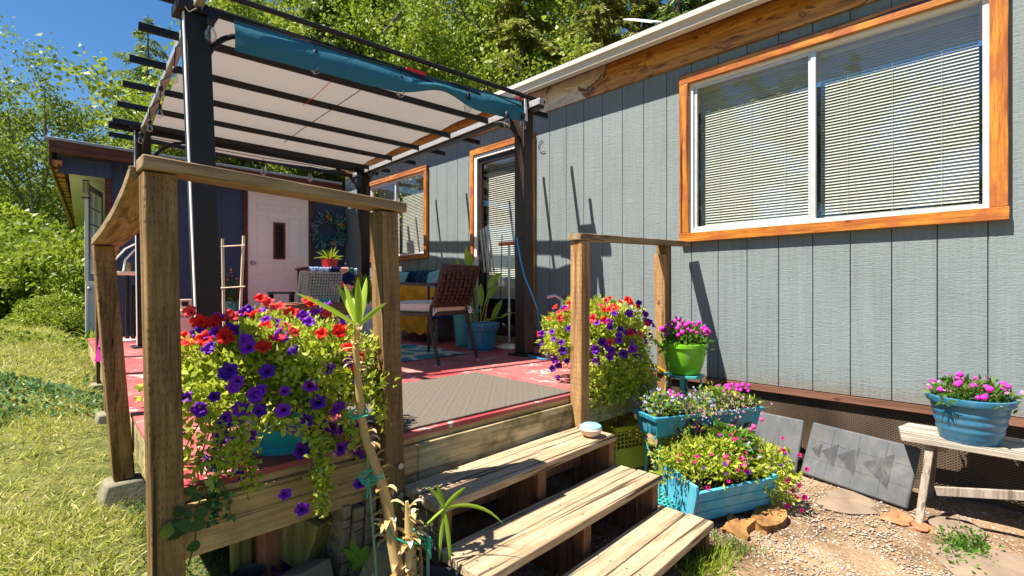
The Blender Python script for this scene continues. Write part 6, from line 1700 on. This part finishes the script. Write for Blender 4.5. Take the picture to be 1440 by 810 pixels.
# ------------------------------------------------------------------ lawn
def grass_patch(n, area, h0, h1, mat, dens=None):
    x = RNG.uniform(area[0], area[1], n); y = RNG.uniform(area[2], area[3], n)
    if dens is not None:
        k = dens(x, y) > RNG.uniform(0, 1, n); x, y = x[k], y[k]
    z = np.array([gh(a, b) for a, b in zip(x, y)])
    P = np.stack([x, y, z-.004], 1); D = rdirs(len(x), .55); D[:,2] = np.abs(D[:,2])*.8+.06
    D += .35*np.stack([np.sin(x*5+y*2), np.cos(y*6-x), 0*x], 1)
    return leaf_arrays(P, D, (h0+h1)/2, .085, .1, (h1-h0)/(h0+h1))
dn = lambda x, y: np.clip((.55-x)/.5+.35*np.sin(x*9+y*4)*np.sin(y*7)+.35*(y < 1.9), 0, 1)*np.clip(.55+.45*np.sin(x*3.1+1)*np.cos(y*2.3), .25, 1)
V1, F1 = grass_patch(120000, (-2.2,.95,.9,5.5), .018, .085, 'grass', dn)
V2, F2 = grass_patch(80000, (-6.5,.62,5.5,13), .03, .11, 'grass')
V = np.vstack([V1, V2]); F = np.vstack([F1, F2+len(V1)])
o = raw('lawn_grass', V, F, 'grass', None, (0,4,-1.1)); tag(o, 'rough mown yellow green grass left of the deck', 'grass', None, 'stuff')
# shaded weeds under the deck edge
V, F = grass_patch(3500, (.35,1.1,1.9,3.2), .03, .07, 'leaf_deep'); o = raw('weeds', V, F, 'leaf_deep', None, (.8,2.5,-1.2)); tag(o, 'dark green weeds growing in the shade under the deck', 'weeds', None, 'stuff')
# ground cover mound on the left
def cover(name, c, r, n, size, mat, label, cat):
    P, d = mound_points(c, r, n, .8, 0); V, F = leaf_arrays(P, d*.5+rdirs(len(P), .4), size, .6)
    o = raw(name, V, F, mat, None, c); tag(o, label, cat, None, 'stuff'); return o
p = pix(15,590,'z',-1.12); cover('ground_cover', (p.x-.15,p.y-.1,-1.16), (.9,1.25,.36), 9000, .038, 'ivy', 'blue green ground cover mound at the left edge of the lawn', 'ground cover')
p = pix(10,515,'z',-1.0); cover('ground_cover', (p.x-.7,p.y+.5,-1.1), (1.9,1.3,.52), 12000, .05, 'leaf_mid', 'brighter green ground cover in front of the left hedge', 'ground cover')
p = pix(8,800,'z',-1.18); cover('ground_cover', (p.x-.05,p.y,-1.26), (.22,.22,.14), 1200, .03, 'ivy', 'dark green clump at the bottom left corner', 'ground cover')

# ------------------------------------------------------------------ trees
def branch_tree(seed, h, spread, nleaf, leaf, mat, bark='bark', dens=1.0, base=.25):
    """deciduous: trunk, limbs, leaf sprays at the twig ends. returns (wood MB, leaf points, dirs)"""
    rs = random.Random(seed); wood_ = MB(); tips = []
    def grow(p, d, L, r, lev):
        pts = [p]; rr = [r]; q = p.copy(); dd = d.copy(); n = 4
        for i in range(n):
            dd = (dd+Vector((rs.gauss(0,.13),rs.gauss(0,.13),rs.gauss(.03,.08)))).normalized(); q = q+dd*L/n; pts.append(q.copy()); rr.append(r*(1-.55*(i+1)/n))
        wood_.tube(pts, rr, 6 if lev < 2 else 4, caps=False)
        if lev >= 2: tips.extend(pts[1:]); 
        if lev >= 3: return
        nb = (9, 5, 4)[lev]
        for k in range(nb):
            t_ = (base if lev == 0 else .25)+(1-(base if lev == 0 else .25))*(k+rs.random())/nb; i = min(n-1, int(t_*n)); pp = pts[i].lerp(pts[i+1], t_*n-i)
            a = rs.uniform(0, 6.28)+k*2.4; e = rs.uniform(.35,.9)
            side = Vector((math.cos(a), math.sin(a), 0)); nd = (dd*math.sin(e)*.8+side*math.cos(e)*spread+Vector((0,0,.25))).normalized()
            grow(pp, nd, L*rs.uniform(.38,.58)*(1.15-.45*t_*(lev == 0)), rr[i]*.5, lev+1)
    grow(Vector((0,0,0)), Vector((0,0,1)), h*.86, h*.016+.04, 0)
    T_ = np.array([tuple(t_) for t_ in tips]); idx = RNG.integers(0, len(T_), nleaf)
    P = T_[idx]+RNG.normal(size=(nleaf,3))*np.array([.21,.21,.17])*h/9; D = rdirs(nleaf, -.1)
    return wood_, P, D
def conifer(seed, h, rad, nleaf, droop=.25, up=.0):
    rs = random.Random(seed); w_ = MB(); w_.tube([(0,0,0),(.02*h*rs.uniform(-.3,.3),0,h*.5),(0,0,h)], [h*.014+.03,h*.009,.01], 8, caps=False)
    B = []; n = int(h*7)
    for i in range(n):
        t_ = (i+rs.random())/n; z = h*(.10+.89*t_); L = rad*((1-t_)**.8)*rs.uniform(.6,1.12)+.08; a = rs.uniform(0,6.28)
        d = Vector((math.cos(a),math.sin(a),0)); pts = [Vector((0,0,z))]
        for k in range(1,5): s_ = k/4; pts.append(Vector((0,0,z))+d*L*s_+Vector((0,0,(up*s_-droop*s_*s_)*L)))
        w_.tube(pts, [.03*(1-t_)+.01,.02,.012,.006,.003], 4, caps=False); B.append((pts, L))
    wts = np.array([b[1] for b in B]); wts = wts/wts.sum(); ids = RNG.choice(len(B), nleaf, p=wts)
    P = []; D = []
    for i in ids:
        pts, L = B[i]; s_ = random.random()**.7*4; k = min(3, int(s_)); q = pts[k].lerp(pts[k+1], s_-k); d = (pts[-1]-pts[0]).normalized(); sd = d.cross(Vector((0,0,1))).normalized()
        off = random.gauss(0,.16)*L*.9*(1.1-s_/5); P.append(tuple(q+sd*off+Vector((0,0,random.gauss(0,.05)-abs(off)*.25)))); D.append(tuple(d*.7+sd*(1 if off > 0 else -1)*.6+Vector((0,0,random.uniform(-.9,.1)))))
    return w_, np.array(P), np.array(D)
def make_tree(name, gen, leaf, asp, mat, bark, label, cat='tree', group=None):
    w_, P, D = gen; o = thing(name, label, cat, (0,0,0), 0, group)
    w_.build('trunk', bark, o); V, F = leaf_arrays(P, D, leaf, asp, .12, .45); raw('crown', V, F, mat, o); return o
def put(o, u, dpt, label=None, rz=0, s=1.0, copy=True, group=None, zg=-1.1, name=None):
    p = pix(u, 406, 'd', dpt)
    if copy: o = dup(o, (p.x,p.y,zg), rz, s, label, group)
    else:
        o.location = (p.x,p.y,zg); o.rotation_euler = (0,0,rz); o.scale = (s,)*3 if not isinstance(s, tuple) else s
        if label: o['label'] = label
        if group: o['group'] = group
    return o
GT = 'tall trees behind the house'
dec_s = make_tree('deciduous_tree', branch_tree(3, 8.6, 1.0, 15000, .15, 'leaf_mid', base=.22), .115, .62, 'leaf_mid', 'bark_grey', 'x')
dec_b = make_tree('deciduous_tree', branch_tree(11, 12.5, 1.05, 26000, .18, 'leaf_bright', base=.15), .17, .6, 'leaf_bright', 'bark_grey', 'x')
dec_d = make_tree('deciduous_tree', branch_tree(19, 12.5, .95, 24000, .18, 'leaf_dark', base=.12), .19, .6, 'leaf_mid', 'bark', 'x')
fir = make_tree('fir_tree', conifer(5, 15, 4.6, 34000, .22, .12), .22, .20, 'leaf_mid', 'bark', 'x')
ced = make_tree('cedar_tree', conifer(8, 17, 3.4, 36000, .42, .10), .26, .26, 'leaf_cedar', 'bark', 'x')
ced_d = make_tree('cedar_tree', conifer(14, 17, 3.2, 32000, .36, .10), .26, .24, 'leaf_dark', 'bark', 'x')
put(dec_s, 45, 15.5, 'loose leaning deciduous tree against the blue sky at the left edge', .6, .88, False)
put(dec_s, -30, 19, 'deciduous tree cut off by the left frame edge behind the hedge', 2.1, .85)
put(dec_s, 140, 20, 'slim deciduous tree standing between the leaning tree and the fir', 4.0, .72)
put(dec_s, 100, 26, 'hazy deciduous tree farther back between two nearer left trees', 1.0, .80)
put(fir, 208, 25, 'pointed fir tree rising left of the pergola against the sky', .0, 1.0, False)
put(dec_b, 345, 21, 'yellow green tree beside the fir just behind the left side of the pergola roof', 1.2, .95, False)
# rows behind the house
lst = [(ced_d,335,20,.9,0),(dec_d,395,24,1.15,1),(ced_d,455,19,.85,1),(ced,500,21,1.0,0),(dec_b,575,19.5,.98,1),(dec_d,540,28,1.3,1),(dec_b,640,21,1.05,1),(ced_d,690,25,1.05,1),(ced,735,18,.9,1),(ced_d,790,22,.95,1),(ced,840,17,.85,1),(ced,905,19,.95,1),(dec_d,875,24,1.2,1),(ced_d,955,18,.9,1),(ced,1010,17,.85,1),(ced,1070,19,.95,1),(ced_d,325,28,1.1,1),(ced_d,430,30,1.3,1),(ced_d,600,30,1.2,1),(ced_d,760,30,1.2,1),(ced_d,850,30,1.2,1),(ced,660,27,1.1,1)]
lab = {id(ced): 'yellow green drooping cedar in the dense stand behind the house', id(ced_d): 'dark green conifer in the dense stand behind the house', id(dec_b): 'bright yellow green leafy tree in the stand behind the house', id(dec_d): 'deep green broadleaf tree in the stand behind the house'}
fst = set()
for i, (o_, u, dpt, s_, _) in enumerate(lst):
    cp = not (id(o_) not in fst and o_ in (ced, ced_d, dec_d)); fst.add(id(o_))
    put(o_, u, dpt, lab[id(o_)], i*1.37, s_, cp, {id(ced):'drooping cedars behind the house', id(ced_d):'dark conifers behind the house', id(dec_b):'bright leafy trees behind the house', id(dec_d):'deep green trees behind the house'}[id(o_)])
# trees across the yard that the windows mirror
for i, (x, y, o_, s_) in enumerate(((-13,9,dec_s,1.1),(-16,16,dec_b,.8),(-12,3,dec_d,.6),(-18,5,ced_d,.7),(-14,-4,dec_s,1.0),(-19,11,ced,.7))):
    q = dup(o_, (x,y,-1.1), i*1.1, s_, 'tree across the yard, seen only mirrored in the house windows', 'trees across the yard')
# hedge of brambles on the left: individual shrubs
def shrub(seed, r, n, leaf, mat):
    o = thing('bramble_bush', 'x', 'bush', (0,0,0)); rs = random.Random(seed); Ps = []; Ds = []; w_ = MB()
    for k in range(14):
        a = rs.uniform(0,6.28); q = rs.uniform(0,.75); c = np.array([r*q*math.cos(a), r*q*math.sin(a), r*rs.uniform(.25,1.0)*(1-.45*q)]); rr = r*rs.uniform(.28,.42)
        P, d = mound_points(c, (rr,rr,rr*.8), n//14, .72, -.6); Ps.append(P); Ds.append(d*.6+rdirs(len(P), -.2)*.8); w_.tube([(0,0,0),tuple(c*.6+np.array([0,0,.1])),tuple(c)], [.03,.02,.006], 5, caps=False)
    w_.build('stems','bark',o); V, F = leaf_arrays(np.vstack(Ps), np.vstack(Ds), leaf, .55, .12, .5); raw('foliage', V, F, mat, o); return o
sb = [shrub(1, 1.9, 15000, .085, 'leaf_bright'), shrub(2, 1.9, 14000, .09, 'leaf_mid')]
gb = 'bushes forming the left hedge'
spots = [(70,9.6,.95,0),(15,10.2,1.05,1),(-50,9.8,1.1,0),(110,11.5,1.0,0),(55,12.5,1.35,1),(0,12.8,1.5,0),(120,14.5,1.3,1),(90,16,1.6,0),(30,16.5,1.9,0),(-40,15,1.8,1),(135,19,1.9,0),(75,20,2.2,1),(20,21,2.4,0),(180,24,2.0,0),(230,24,2.0,1),(90,8.4,.45,0),(118,9.2,.5,0)]
for i, (u, dpt, s_, k) in enumerate(spots):
    put(sb[k], u, dpt, 'leafy bramble bush in the tall green hedge left of the lawn', i*1.9, s_, i not in (0,1), gb, -1.05)
# bare arching cane and weeds by the wing
m = MB(); m.tube([pix(68,488,'d',8), pix(85,468,'d',8), pix(118,450,'d',8)], .015, 6); o = m.build('bare_cane','leaf_cedar',None,base=pix(85,468,'d',8)); tag(o,'pale arching cane lying in front of the hedge','branch')
o = thing('corn_plant','upright light green weed growing beside the far deck posts','weed',tuple(pix(125,500,'d',7)))
m = MB(); b_ = pix(126,500,'d',7)
for k in range(16):
    a_ = random.uniform(0,6.28); e = random.uniform(.6,1.5); blade(m, b_+Vector((0,0,random.uniform(0,.25))), Vector((math.cos(a_)*math.cos(e),math.sin(a_)*math.cos(e),math.sin(e))), random.uniform(.2,.4), .04, .9, 5)
m.build('foliage','leaf_bright',o,angle=180)

# ------------------------------------------------------------------ light, sky, camera
w = bpy.data.worlds.new('World'); sc.world = w; w.use_nodes = True
nt = w.node_tree; sky = nt.nodes.new('ShaderNodeTexSky'); sky.sky_type = 'NISHITA'; sky.sun_disc = False
SUN = Vector((-.53,.21,1)).normalized()
sky.sun_elevation = math.asin(SUN.z); sky.sun_rotation = math.atan2(SUN.x, SUN.y) % (2*math.pi)
sky.air_density = 1.0; sky.dust_density = .3; sky.ozone_density = 2.5; sky.altitude = 300
bg = nt.nodes['Background']; bg.inputs[1].default_value = .06
hs = nt.nodes.new('ShaderNodeHueSaturation'); hs.inputs['Saturation'].default_value = 1.28; nt.links.new(sky.outputs[0], hs.inputs['Color']); nt.links.new(hs.outputs[0], bg.inputs[0])
sl = bpy.data.lights.new('sun', 'SUN'); sl.energy = 5.0; sl.angle = R(.5); sl.color = (1.0,.92,.80)
so = bpy.data.objects.new('sun', sl); col.objects.link(so); so.rotation_euler = SUN.to_track_quat('Z','Y').to_euler(); so.location = (-4,2,8)
cd = bpy.data.cameras.new('camera'); cd.sensor_width = 36; cd.lens = 36*FPX/1440; cd.clip_end = 500; cd.clip_start = .05; cd.shift_y = 1/1440
co = bpy.data.objects.new('camera', cd); col.objects.link(co); co.rotation_euler = (R(90), 0, -YAW); sc.camera = co
sc.view_settings.view_transform = 'Standard'; sc.view_settings.look = 'None'; sc.view_settings.gamma = 1; sc.view_settings.exposure = 1.34
sc.cycles.use_denoising = True; sc.cycles.max_bounces = 8; sc.cycles.diffuse_bounces = 4; sc.cycles.transparent_max_bounces = 16
sc.cycles.caustics_reflective = False; sc.cycles.caustics_refractive = False
